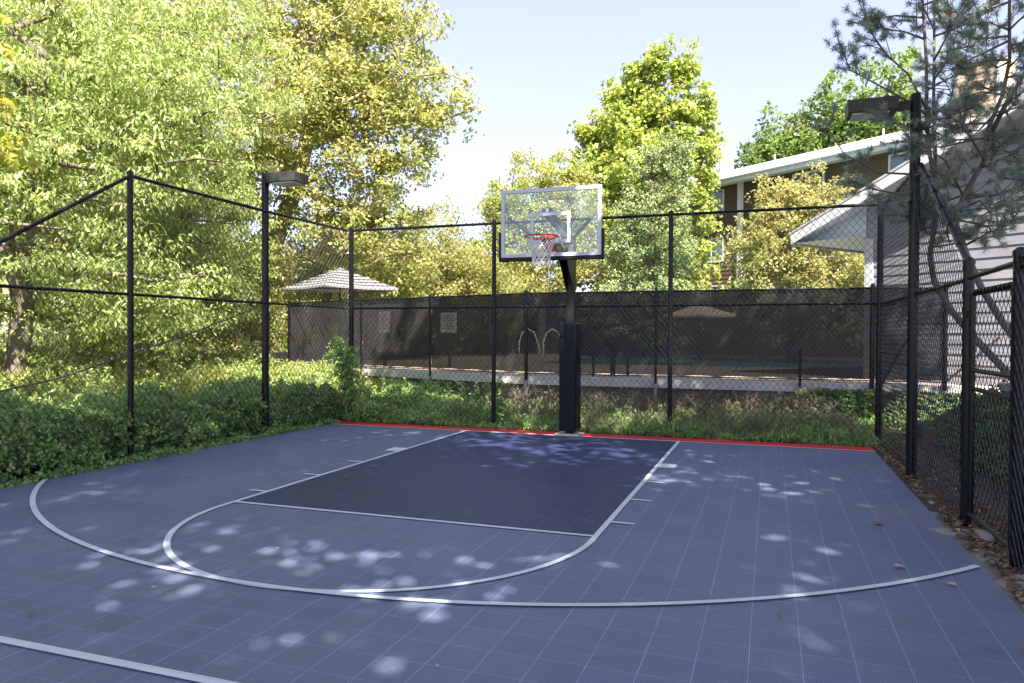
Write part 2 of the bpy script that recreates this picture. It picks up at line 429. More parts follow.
# worn concrete margin beside the right edge
mb = MB()
rs_ = random.Random(3); e = []
for i in range(40):
    y = -15.5 + i*.3; e.append((CX+.03+.07*rs_.random()+.05*abs(math.sin(y*2.1)) + (.16 if y < -6.3 else 0), y))
vs = []
for x, y in e: vs += [(CX+.001, y, -.006), (x, y, -.012)]
mb.add(vs, [(2*i, 2*i+1, 2*i+3, 2*i+2) for i in range(len(e)-1)])
tag(mb.build('concrete_margin', M['concrete']), kind='structure')

# ------------------------------------------------------------------ chain link
def clipline(poly, p, d):
    """clip an infinite line to a convex 2-D polygon"""
    t0, t1 = -1e9, 1e9; n = len(poly); area = sum(poly[i][0]*poly[(i+1)%n][1]-poly[(i+1)%n][0]*poly[i][1] for i in range(n))
    if area < 0: poly = poly[::-1]
    for i in range(n):
        a = poly[i]; b = poly[(i+1) % n]; ex, ey = b[0]-a[0], b[1]-a[1]; nx, ny = -ey, ex
        den = d[0]*nx + d[1]*ny; num = (a[0]-p[0])*nx + (a[1]-p[1])*ny
        if abs(den) < 1e-12:
            if num > 0: return None
            continue
        t = num/den
        if den > 0: t0 = max(t0, t)
        else: t1 = min(t1, t)
    return (t0, t1) if t1 - t0 > .01 else None
def chainlink(mb, A, B, poly, pitch=.102, r=.0033, off=0):
    """poly in (s,z): s metres from A towards B"""
    A = Vector((*A, 0)); B = Vector((*B, 0)); d = (B-A).normalized(); nrm = Vector((-d.y, d.x, 0))
    smin = min(p[0] for p in poly); smax = max(p[0] for p in poly); zmin = min(p[1] for p in poly); zmax = max(p[1] for p in poly)
    for sg in (1, -1):
        c = smin - (zmax-zmin)*1.2 - pitch
        while c < smax + (zmax-zmin)*1.2:
            c += pitch
            base = (c, zmin); dr = (sg*.82, 1.0)
            cl = clipline(poly, base, dr)
            if not cl: continue
            p = [A + d*(base[0]+dr[0]*t) + nrm*(off+sg*.0015) + Vector((0, 0, base[1]+dr[1]*t)) for t in cl]
            mb.tube(p, r, 3, cap=False)

def P3(p, z): return (p[0], p[1], z)
def ties(mb, a, b, r, step=.38):
    a = Vector(a); b = Vector(b); n = int((b-a).length/step); d = (b-a).normalized()
    for i in range(1, n):
        c = a + (b-a)*(i/n); mb.tube([c-d*.012, c+d*.012], r+.007, 8)

def fence(label, pts, heights, side=-.045, r_post=.038, skip_posts=(), mesh_bot=.03):
    """pts: post positions; heights: fence height at each"""
    t = empty('chain_link_fence', (*pts[0], 0), label, 'fence')
    for i, (p, h) in enumerate(zip(pts, heights)):
        if i in skip_posts: continue
        m = MB(); rp = .046 if i in (0, len(pts)-1) else r_post
        m.tube([P3(p, -.2), P3(p, h+.02)], rp, 14)
        m.tube([P3(p, h+.015), P3(p, h+.05), P3(p, h+.075)], [rp*1.12, rp*1.1, rp*.45], 14)
        for z in (.35, 1.1, 1.75, 2.5, 3.1):
            if z < h: m.tube([P3(p, z), P3(p, z+.02)], rp+.006, 12)
        m.build('post', M['black'], t, smooth=False)
    m = MB(); m2 = MB(); w = MB()
    for i in range(len(pts)-1):
        a, b = pts[i], pts[i+1]; ha, hb = heights[i], heights[i+1]
        m.tube([P3(a, ha), P3(b, hb)], .024, 10); ties(m, P3(a, ha), P3(b, hb), .024)
        if min(ha, hb) > 2.6 or ha != hb:
            m2.tube([P3(a, 2.16), P3(b, 2.16)], .021, 10); ties(m2, P3(a, 2.16), P3(b, 2.16), .021, .6)
        ln = math.dist(a, b)
        chainlink(w, a, b, [(0, mesh_bot), (ln, mesh_bot), (ln, hb-.01), (0, ha-.01)], off=side)
        
    m.build('top_rail', M['black'], t, smooth=False)
    m2.build('middle_rail', M['black'], t, smooth=False)
    w.build('wire_mesh', M['wire'], t)
    return t
H = 3.66
fence('black chain link fence behind the backboard, tall and level', [(-4.52,.72),(-1.56,.70),(1.57,.70),(4.70,.70)], [H]*4)
fence('black chain link fence along the overgrown left side', [(-4.60,.70),(-4.66,-1.67),(-4.70,-4.32),(-4.76,-6.75),(-4.80,-9.8),(-4.84,-12.9)], [H,H,H+.03,2.16,2.16,2.16], side=.045, skip_posts=(0,1))
fr = fence('black chain link fence on the right, sloping down to the gate', [(4.76,.66),(4.78,-2.0),(4.79,-4.20)], [H,H,2.28], skip_posts=(0,1))
# stiffener post beside right lamp and gate post
gf = fence('low black chain link fence beyond the gate at right edge', [(4.83,-5.48),(4.86,-8.3),(4.9,-11.2),(4.92,-14.2)], [2.22,2.2,2.2,2.2])
# gate
g = empty('fence_gate', (4.80,-4.84,0), 'closed black chain link gate in the right fence', 'gate')
m = MB(); a = (4.80,-4.31); b = (4.825,-5.38)
m.tube([P3(a,.10), P3(a,2.03), P3(b,2.03), P3(b,.10), P3(a,.10)], .024, 10)
m.tube([P3(a,1.20), P3(b,1.20)], .02, 8); m.tube([P3(a,1.36), P3(b,1.36)], .02, 8); ties(m, P3(a,2.03), P3(b,2.03), .024, .09)
m.build('gate_frame', M['black'], g)
w = MB(); chainlink(w, a, b, [(0,.12),(math.dist(a,b),.12),(math.dist(a,b),2.0),(0,2.0)], off=.02); w.build('wire_mesh', M['wire'], g)
m = MB(); m.tube([(4.79,-4.17,2.17),(4.83,-5.5,2.19)], .022, 10); m.build('header_rail', M['black'], g)
m = MB(); m.box((4.79,-5.36,1.28), (.05,.12,.05)); m.tube([(4.76,-5.30,1.30),(4.76,-5.42,1.30)], .012, 8); m.build('latch', M['galv'], g)
for z in (.35, 1.85):
    m = MB(); m.tube([(4.80,-4.26,z-.03),(4.80,-4.26,z+.03)], .04, 10); m.box((4.80,-4.24,z),(.05,.1,.035)); m.build('hinge', M['black'], g)

# leaning loose cable behind the left fence
cp = [(-5.0,-8.6,1.05),(-5.05,-6.42,.97),(-5.05,-5.79,.99),(-5.08,-5.02,1.1),(-5.1,-3.99,1.36),(-5.05,-2.91,1.65),(-4.9,-1.66,2.07),(-4.74,-1.62,2.14)]
m = MB(); m.tube(cp, .012, 8); tag(m.build('sagging_cable', M['cable'], smooth=True), 'grey cable sagging behind the left chain link fence', 'cable')

# ------------------------------------------------------------------ court lamps
def lamp(base, top, sgn, arm, ln, label, tilt=0):
    t = empty('court_lamp', (*base, 0), label, 'lamp post')
    m = MB(); m.tube([P3(base, -.2), P3(base, top-.02), P3(base, top)], [.058,.058,.05], 18); m.build('pole', M['black'], t, smooth=False)
    x0 = base[0]+sgn*.05; z = top-.13
    m = MB(); m.box((x0+sgn*arm/2, base[1], z), (arm, .07, .10)); m.build('arm', M['lamphead'], t, bevel=.006)
    xc = x0+sgn*(arm+ln/2)
    # shoebox head: flat top, sides taper inwards to the lens
    hw = .20; hh = .075
    vs = [(xc+i*ln/2*q, base[1]+j*hw*q, z+k*hh) for k, q in ((-1,.94),(1,1)) for i, j in ((-1,-1),(1,-1),(1,1),(-1,1))]
    m = MB(); m.add(vs, [(0,3,2,1),(4,5,6,7)] + [(i,(i+1)%4,(i+1)%4+4,i+4) for i in range(4)])
    h = m.build('lamp_head', M['lamphead'], t, bevel=.008)
    m = MB(); m.box((xc+sgn*.02, base[1], z-hh-.008), (ln*.72, hw*1.5, .03)); m.build('lens', M['lens'], t, bevel=.008)
lamp((-4.70,-1.62), 4.30, 1, .10, .56, 'left court lamp post with a shoebox head against the trees')
lamp((4.72,-1.95), 4.50, -1, .14, .56, 'right court lamp post with a dirty shoebox head beside the pine')

# ------------------------------------------------------------------ basketball hoop
hx = .0
t = empty('basketball_hoop', (hx, .17, 0), 'black basketball hoop with glass backboard and padded pole', 'basketball hoop')
m = MB(); m.box((hx+.0,.20,1.66), (.13,.15,3.28)); m.build('pole', M['bracket'], t, bevel=.012)
m = MB()
seg = 9
for i in range(seg+1): pass
m.box((hx,.17,.97), (.29,.36,1.79)); pad = m.build('pole_pad', M['pad'], t, bevel=.03)
m = MB(); m.box((hx,.14,.018), (.42,.46,.022)); m.build('base_plate', M['coping'], t, bevel=.004)
by = -1.30; bz0, bz1 = 2.805, 3.815; bw = 1.53; bh = bz1-bz0; bc = (hx+.08, by, (bz0+bz1)/2)
bx = bc[0]
# arms from the pole up to the board
m = MB()
for sx in (-.135, -.03):
    for z0, z1 in ((3.22, 3.50), (2.94, 3.08)):
        A = Vector((bx+sx, .16, z0)); B = Vector((bx+sx, by+.06, z1)); d = (B-A).normalized(); X = Vector((1,0,0)); m.box((A+B)/2, (.035,(B-A).length,.07), (X, d, X.cross(d)))
m.build('support_arm', M['bracket'], t, bevel=.004)
m = MB()
Yf = by+.07
for q in (-.065, .05): m.prism([(hx+q,.122,2.40),(hx+q,-.36,2.90),(hx+q,.122,2.90)], (.015,0,0))
m.box((hx-.0,-.15,2.915), (.135,.60,.026))
m.build('gusset_bracket', M['bracket'], t)
for s_ in (-1, 1):
    m = MB(); m.tube([(bx+s_*.68, by+.05, bz0+.62), (bx+s_*.30, by+.20, bz0+.30), (bx+s_*.08,-.35,2.98)], .018, 8); m.build('board_brace', M['bracket'], t)
bb = MB(); bb.box(bc, (bw-.06,.012,bh-.06)); bb = bb.build('backboard', M['glass'], t)
m = MB(); fw = .055
for s_ in (-1, 1):
    m.box((bx+s_*(bw-fw)/2, by, bc[2]), (fw,.045,bh)); 
    m.box((bx, by, bc[2]+s_*(bh-fw)/2), (bw-2*fw,.044,fw))
m.build('board_frame', M['boardframe'], bb, bevel=.004)
m = MB(); tw, th, tl = .61, .457, .05; tz = bz0+.20; yy = by-.0085
for s_ in (-1, 1):
    m.box((bx+s_*(tw-tl)/2, yy, tz+th/2), (tl,.004,th))
    m.box((bx, yy, tz+th/2+s_*(th-tl)/2), (tw-2*tl,.004,tl))
m.build('target_square', M['boardframe'], bb)
m = MB(); m.box((bx, by, bz0-.024), (bw+.07,.07,.06))
for s_ in (-1, 1): m.box((bx+s_*(bw/2+.018), by, bz0+.195), (.034,.068,.385))
m.build('edge_pad', M['boardpad'], bb, bevel=.01)
# rim
rc = Vector((bx-.02, by-.15-.235, 3.055)); rr = .235
rim = MB(); rim.tube([(rc.x+rr*math.cos(a), rc.y+rr*math.sin(a), rc.z) for a in [2*PI*i/40 for i in range(41)]], .011, 10)
rim.prism([(rc.x-.09,by-.03,rc.z+.01),(rc.x+.09,by-.03,rc.z+.01),(rc.x+.13,rc.y+rr*.72,rc.z+.01),(rc.x-.13,rc.y+rr*.72,rc.z+.01)], (0,0,-.018))
rim.prism([(rc.x-.07,by-.03,rc.z-.005),(rc.x-.07,by-.14,rc.z-.005),(rc.x-.07,by-.10,rc.z-.15),(rc.x-.07,by-.03,rc.z-.17)], (.14,0,0))
rim.box((rc.x, by-.03, rc.z-.06), (.2,.012,.24))
for i in range(12):
    a = 2*PI*(i+.5)/12; p = Vector((rc.x+rr*math.cos(a), rc.y+rr*math.sin(a), rc.z-.018)); q = Vector((-math.sin(a), math.cos(a), 0))
    rim.tube([p-q*.02+Vector((0,0,.012)), p-q*.01-Vector((0,0,.008)), p+q*.01-Vector((0,0,.008)), p+q*.02+Vector((0,0,.012))], .004, 5)
rim = rim.build('rim', M['red'], t, smooth=False)
m = MB(); nk = 12; rows = 6; prof = [.222,.185,.158,.138,.128,.125,.132]
def npnt(k, j): a = 2*PI*(k+.5*(j % 2))/nk; z = rc.z-.02-.40*j/rows; return (rc.x+prof[j]*math.cos(a), rc.y+prof[j]*math.sin(a), z)
for j in range(rows):
    for k in range(nk):
        if j % 2 == 0: qs = (npnt(k, j+1), npnt(k-1, j+1))
        else: qs = (npnt(k, j+1), npnt(k+1, j+1))
        for q in qs: m.tube([npnt(k, j), q], .0068, 4, cap=False)
m.build('net', M['net'], rim)

# ------------------------------------------------------------------ pool terrace
DZ = .73
pa = Vector((-10.24, 6.62, 0)); pb = Vector((-1.95, 3.78, 0)); pc = Vector((6.18, 3.78, 0))
mb = MB(); mb.prism([(-10.5,6.75,DZ-.1),(-1.95,3.93,DZ-.1),(7.2,3.93,DZ-.1),(14,8,DZ-.1),(14,40,DZ-.1),(-12,40,DZ-.1)], (0,0,.1))
tag(mb.build('pool_deck', M['paver']), kind='structure')
wl = empty('retaining_wall', (-2,3.85,0), 'dark stained retaining wall with pale concrete coping under the pool fence', 'wall')
m = MB(); pl = [(-10.5,6.70),(-1.95,3.86),(7.2,3.86)]; bk = [(-10.4,6.95),(-1.93,4.1),(7.2,4.1)]
for i in range(2):
    m.prism([(*pl[i],-.4),(*pl[i+1],-.4),(*bk[i+1],-.4),(*bk[i],-.4)], (0,0,DZ-.16+.4))
m.build('wall_face', M['wall'], wl)
m = MB(); q = [(-10.5,6.64),(-1.95,3.80),(7.2,3.80)]
for i in range(2): m.prism([(*q[i],DZ-.16),(*q[i+1],DZ-.16),(*bk[i+1],DZ-.16),(*bk[i],DZ-.16)], (0,0,.175))
m.build('coping', M['coping'], wl)
# pool water in a raised curb
mb = MB(); mb.box((2.2,17.5,DZ+.006), (13,12,.012)); tag(mb.build('pool_water', M['water']), kind='structure')

pf = empty('pool_fence', (-1.95,3.76,0), 'low pool fence covered by a dark see-through windscreen', 'fence')
TOP = 2.58
line = [(-10.24,6.60),(-7.19,5.555),(-4.755,4.725),(-1.95,3.76),(.89,3.76),(3.69,3.76),(4.96,3.76),(6.18,3.76)]
for i, p in enumerate(line):
    m = MB(); top = TOP+.05 if i != 5 else 1.36
    r_ = .04 if i in (0,3,6,7) else .026
    p2 = (p[0], p[1]-.02)
    m.tube([P3(p2,.62), P3(p2,top)], r_, 12); m.tube([P3(p2,top), P3(p2,top+.04)], [r_*1.1,r_*.5], 12)
    po = m.build('post', M['black'], pf)
    m = MB(); m.tube([P3(p2,.34), P3(p2,.66)], r_+.012, 12); m.build('post_sleeve', M['galv'], po)
m = MB()
for i in range(len(line)-1):
    m.tube([P3(line[i],TOP), P3(line[i+1],TOP)], .021, 8)
m.build('top_rail', M['black'], pf)
m = MB()
for i in range(len(line)-1): m.tube([P3(line[i],DZ+.09), P3(line[i+1],DZ+.09)], .012, 8)
m.build('bottom_rail', M['black'], pf)
# the cloth: slightly bellied and wrinkled between posts
m = MB(); rs_ = random.Random(5)
for i in range(len(line)-1):
    A = Vector((*line[i],0)); B = Vector((*line[i+1],0)); ln = (B-A).length; n = max(4, int(ln/.12)); nz = 12
    nrm = Vector((-(B-A).y, (B-A).x, 0)).normalized()
    z0 = DZ+.10; vs = []
    for k in range(n+1):
        u = k/n
        for j in range(nz+1):
            v = j/nz; belly = .035*math.sin(PI*u)*math.sin(PI*v) + .012*math.sin(9*u+7*v+i)*math.sin(PI*v)
            edge = -.012*abs(math.sin(PI*u*5)) if j == nz else (.02*abs(math.sin(PI*u*4+i)) if j == 0 else 0)
            vs.append(A + (B-A)*u + nrm*(.035+belly) + Vector((0,0,z0+(TOP-.01-z0)*v+edge)))
    m.add(vs, [(k*(nz+1)+j, (k+1)*(nz+1)+j, (k+1)*(nz+1)+j+1, k*(nz+1)+j+1) for k in range(n) for j in range(nz)])
m.build('windscreen', M['screen'], pf, smooth=True)
w = MB()
for i in range(len(line)-1):
    ln = math.dist(line[i], line[i+1]); chainlink(w, line[i], line[i+1], [(0,DZ+.03),(ln,DZ+.03),(ln,TOP),(0,TOP)], pitch=.10, r=.0028, off=-.01)
w.build('wire_mesh', M['wirepool'], pf)
for p0, p1 in (((5.1,3.70,DZ-.02),(5.55,3.70,1.62)), ((6.1,3.9,DZ-.04),(7.15,4.2,1.65))):
    m = MB(); m.tube([p0,p1], .024, 8); m.build('brace', M['black'], pf)

# things on the terrace
t = empty('side_table', (-.32,5.0,DZ), 'small black open-frame table on the pool deck behind the screen', 'table')
m = MB(); m.box((-.32,5.0,DZ+.66), (.80,.45,.05)); m.build('table_top', M['tablebk'], t, bevel=.005)
for sx in (-.36,-.02,.12,.36):
    m = MB(); m.box((-.32+sx, 5.0+(.19 if sx in (-.02,.36) else -.19), DZ+.32), (.05,.05,.64)); m.build('leg', M['tablebk'], t)
t = empty('pool_handrail', (-3.5,9.2,DZ), 'pair of curved white pool handrails behind the windscreen', 'handrail')
for k in range(2):
    ox = -3.9+k*.75
    m = MB(); m.tube([(ox,9.0,DZ),(ox,9.0,DZ+.75),(ox+.07,9.08,DZ+1.0),(ox+.2,9.2,DZ+1.12),(ox+.36,9.32,DZ+1.02),(ox+.48,9.42,DZ+.6),(ox+.55,9.48,DZ+.1)], .024, 10)
    m.build('rail', M['white'], t, smooth=True)
t = tag(None or (lambda: (lambda m: (m.box((-4.35,8.0,1.70), (.17,.05,.62)), m)[1])(MB()).build('hanging_towel', M['blue'], bevel=.01))(), 'narrow blue towel hanging behind the dark windscreen', 'towel')
def sign(c, w_, h_, label):
    t = empty('pool_sign', c, label, 'sign'); X = Vector((.945,-.325,0)); Y = Vector((.325,.945,0)); Z = Vector((0,0,1))
    m = MB(); m.box(c, (w_,.02,h_), (X,Y,Z)); m.build('panel', M['white'], t, bevel=.004)
    m = MB()
    for k in range(6):
        ww = w_*(.78 if k % 3 else .55); m.box(Vector(c)-Y*.013+Z*(h_*.36-k*h_*.13), (ww,.004,h_*.045), (X,Y,Z))
    m.build('text_rows', M['galv'], t)
    m = MB(); m.box(Vector(c)+Y*.05-Z*((c[2]-DZ)/2), (.06,.06,c[2]-DZ+.2), (X,Y,Z)); m.build('sign_post', M['fencewood'], t)
sign((-7.65,7.6,2.04), .46, .62, 'left white notice board seen through the pool windscreen')
sign((-5.70,7.9,2.02), .62, .58, 'right wider white notice board seen through the pool windscreen')

def umbrella(name, label, c, half, zt, ze, mats, rot=0, rings=13, hem=.06, sides=4):
    t = empty(name, (c[0],c[1],DZ), label, 'umbrella')
    m = MB(); corners = [Vector((math.cos(rot+2*PI*(k+.5)/sides), math.sin(rot+2*PI*(k+.5)/sides), 0))*half*(1.414 if sides == 4 else 1.06) for k in range(sides)]
    ap = Vector((c[0],c[1],zt))
    def P(k, v, u):
        r = corners[k]*(1-u)+corners[(k+1) % sides]*u
        z = (zt-ze)*(v**.93) + .10*math.sin(PI*u)*v*(-1)*-.35
        return (c[0]+r.x*v, c[1]+r.y*v, zt-z)
    nu = 6
    for j in range(rings):
        m.mi = j % 2
        for k in range(sides):
            for u in range(nu):
                m.add([P(k,j/rings,u/nu),P(k,(j+1)/rings,u/nu),P(k,(j+1)/rings,(u+1)/nu),P(k,j/rings,(u+1)/nu)], [(0,1,2,3)])
    m.mi = 0
    for k in range(sides):
        for u in range(nu):
            a, b = P(k,1,u/nu), P(k,1,(u+1)/nu); m.add([a,b,(b[0],b[1],b[2]-hem),(a[0],a[1],a[2]-hem)], [(0,1,2,3)])
    m.build('canopy', mats, t)
    m = MB(); m.tube([(c[0],c[1],DZ),(c[0],c[1],zt+.05)], .025, 10); m.build('pole', M['bracket'], t)
    m = MB(); m.tube([(c[0],c[1],zt),(c[0],c[1],zt+.09)], [.035,.015], 10); m.build('finial', M['bracket'], t)
    for k in range(sides):
        p = P(k,.96,0); m = MB(); m.tube([(c[0],c[1],zt-.12),(p[0],p[1],p[2]-.03)], .012, 5); m.build('rib', M['bracket'], t)
    m = MB(); m.tube([(c[0],c[1],DZ),(c[0],c[1],DZ+.08)], .25, 16); m.build('base', M['concrete'], t)
umbrella('striped_umbrella', 'grey and white striped patio umbrella above the left end of the pool fence', (-9.58,8.26), 1.28, 3.76, 3.12, [M['umbw'],M['umbg']], rot=.34+PI/4*1.0)
umbrella('beige_umbrella', 'plain beige patio umbrella seen through the pool windscreen', (1.0,12.2), 1.15, 2.70, 2.33, [M['umbtan'],M['umbtan']], rot=.2, sides=6)

# far board fence behind the pool
t = empty('board_fence', (-2,24.5,DZ), 'dark horizontal board fence on the far side of the pool', 'fence')
m = MB()
for k in range(9): m.box((-1,24.5,DZ+.12+k*.2), (20,.03+.0,.185))
m.build('boards', M['fencewood'], t)
for x in range(-10, 10, 3):
    m = MB(); m.box((x,24.56,DZ+.95), (.1,.08,1.95)); m.build('post', M['fencewood'], t)

# small box behind the right fence
t = empty('utility_box', (5.06,-1.1,0), 'small weathered brown box on a short post behind the right fence', 'box')
m = MB(); m.box((5.06,-1.1,.40), (.14,.12,.20)); m.build('box_body', M['brownbox'], t, bevel=.005)
m = MB(); m.box((5.06,-1.1,.13), (.06,.06,.34)); m.build('post', M['brownbox'], t)

# ------------------------------------------------------------------ lap siding
def cliphalf(poly, z, keep_above):
    out = []; n = len(poly)
    for i in range(n):
        a, b = poly[i], poly[(i+1) % n]; ia = (a[1] >= z) == keep_above or a[1] == z; ib = (b[1] >= z) == keep_above or b[1] == z
        if ia: out.append(a)
        if ia != ib: u = (z-a[1])/(b[1]-a[1]); out.append((a[0]+(b[0]-a[0])*u, z))
    return out
def siding(mb, org, d, n, poly, course=.2, dep=.02):
    org = Vector(org); d = Vector(d); n = Vector(n); z0 = min(p[1] for p in poly); z1 = max(p[1] for p in poly); k = 0
    while z0 + k*course < z1-1e-4:
        a, b = z0+k*course, z0+(k+1)*course; k += 1
        q = cliphalf(cliphalf(poly, a, True), b, False)
        q = [p for i, p in enumerate(q) if i == 0 or math.dist(p, q[i-1]) > 1e-6]
        if len(q) < 3: continue
        def W(p, off): return org + d*p[0] + Vector((0,0,p[1])) + n*off
        mb.poly([W(p, dep*(1-(p[1]-a)/course)+.002) for p in q])
        bot = sorted([p for p in q if abs(p[1]-a) < 1e-5])
        if len(bot) >= 2: mb.poly([W(bot[0],0), W(bot[-1],0), W(bot[-1],dep+.002), W(bot[0],dep+.002)])

# light grey building with gable, right
def light_house():
    d = Vector((.796,-.606,0)); n = Vector((-.606,-.796,0)); o = Vector((5.10,5.97,0)); Wd = 12.0; ez = 3.80; sl = .42; ot = 1.47; of = .5
    t = empty('light_grey_house', o, 'light grey clapboard house with a white gable eave behind the right fence', 'house')
    def top(s): return ez + .06 + sl*(s+ot) if s < Wd/2 else ez + .06 + sl*(Wd-s+ot)
    m = MB(); siding(m, o, d, n, [(0,.3),(Wd,.3),(Wd,top(Wd)),(Wd/2,top(Wd/2)),(0,top(0))], .205, .017)
    for p, q in (((o), (o-n*11)), ((o+d*Wd), (o+d*Wd-n*11))):
        m.poly([p+Vector((0,0,.3)), q+Vector((0,0,.3)), q+Vector((0,0,top(0))), p+Vector((0,0,top(0)))])
    m.build('wall', M['sidinggrey'], t)
    m = MB(); m.prism([o+d*.0+n*.003+Vector((0,0,.3)), o+d*.16+n*.003+Vector((0,0,.3)), o+d*.16+n*.003+Vector((0,0,ez-.02)), o+n*.003+Vector((0,0,ez-.02))], n*.035)
    m.prism([o-d*.03+n*.035+Vector((0,0,.3)), o-n*.14-d*.03+Vector((0,0,.3)), o-n*.14-d*.03+Vector((0,0,ez-.02)), o+n*.035-d*.03+Vector((0,0,ez-.02))], d*.029)
    m.build('corner_board', M['trimwhite'], t)
    # soffits: level return under the eave, and sloping underside of the rake
    m = MB(); Z = lambda z: Vector((0,0,z))
    m.poly([o-d*ot+n*of+Z(ez), o+d*.0+n*of+Z(ez), o-n*11+Z(ez), o-d*ot-n*11+Z(ez)])
    m.build('eave_soffit', M['trimwhite'], t)
    m = MB(); m.poly([o-d*(ot-.02)+n*of+Z(ez+.05), o+d*Wd/2+n*of+Z(ez+.05+sl*(Wd/2+ot)), o+d*Wd/2+Z(ez+.05+sl*(Wd/2+ot)), o-d*(ot-.02)+Z(ez+.05)])
    m.poly([o+d*(Wd+ot)+n*of+Z(ez+.05), o+d*Wd/2+n*of+Z(ez+.05+sl*(Wd/2+ot)), o+d*Wd/2+Z(ez+.05+sl*(Wd/2+ot)), o+d*(Wd+ot)+Z(ez+.05)])
    m.build('rake_soffit', M['soffit'], t)
    # frieze panel closing the return
    m = MB(); m.prism([o-d*ot+n*.02+Z(ez-.0), o+n*.02+Z(ez), o+n*.02+Z(top(0)-.02), o-d*(ot-.1)+n*.02+Z(ez+.08)], n*.02); m.build('return_panel', M['soffit'], t)
    m = MB(); f = n*(of)
    m.prism([o-d*(ot+.05)+f+Z(ez-.02), o-d*(ot+.05)+f+Z(ez+.2), o+d*Wd/2+f+Z(ez+.23+sl*(Wd/2+ot)), o+d*Wd/2+f+Z(ez+.0+sl*(Wd/2+ot))], n*.04)
    m.prism([o+d*(Wd+ot+.05)+f+Z(ez-.02), o+d*(Wd+ot+.05)+f+Z(ez+.2), o+d*Wd/2+f+Z(ez+.23+sl*(Wd/2+ot)), o+d*Wd/2+f+Z(ez+.0+sl*(Wd/2+ot))], n*.04)
    m.build('rake_fascia', M['trimwhite'], t)
    m = MB(); m.prism([o-d*(ot+.002)+n*(of-.002)+Z(ez-.05), o-d*(ot+.002)-n*11+Z(ez-.05), o-d*(ot+.002)-n*11+Z(ez+.17), o-d*(ot+.002)+n*(of-.002)+Z(ez+.17)], -d*.03); m.build('eave_fascia', M['trimwhite'], t)
    m = MB(); a = o-d*(ot+.08)+n*(of+.05)+Z(ez+.20); b = o+d*Wd/2+n*(of+.05)+Z(ez+.235+sl*(Wd/2+ot)); c = o+d*(Wd+ot+.08)+n*(of+.05)+Z(ez+.20)
    m.prism([a, b, b-n*13, a-n*13], (0,0,.05)); m.prism([c, b, b-n*13, c-n*13], (0,0,.05)); m.build('roof', M['roof'], t)
light_house()

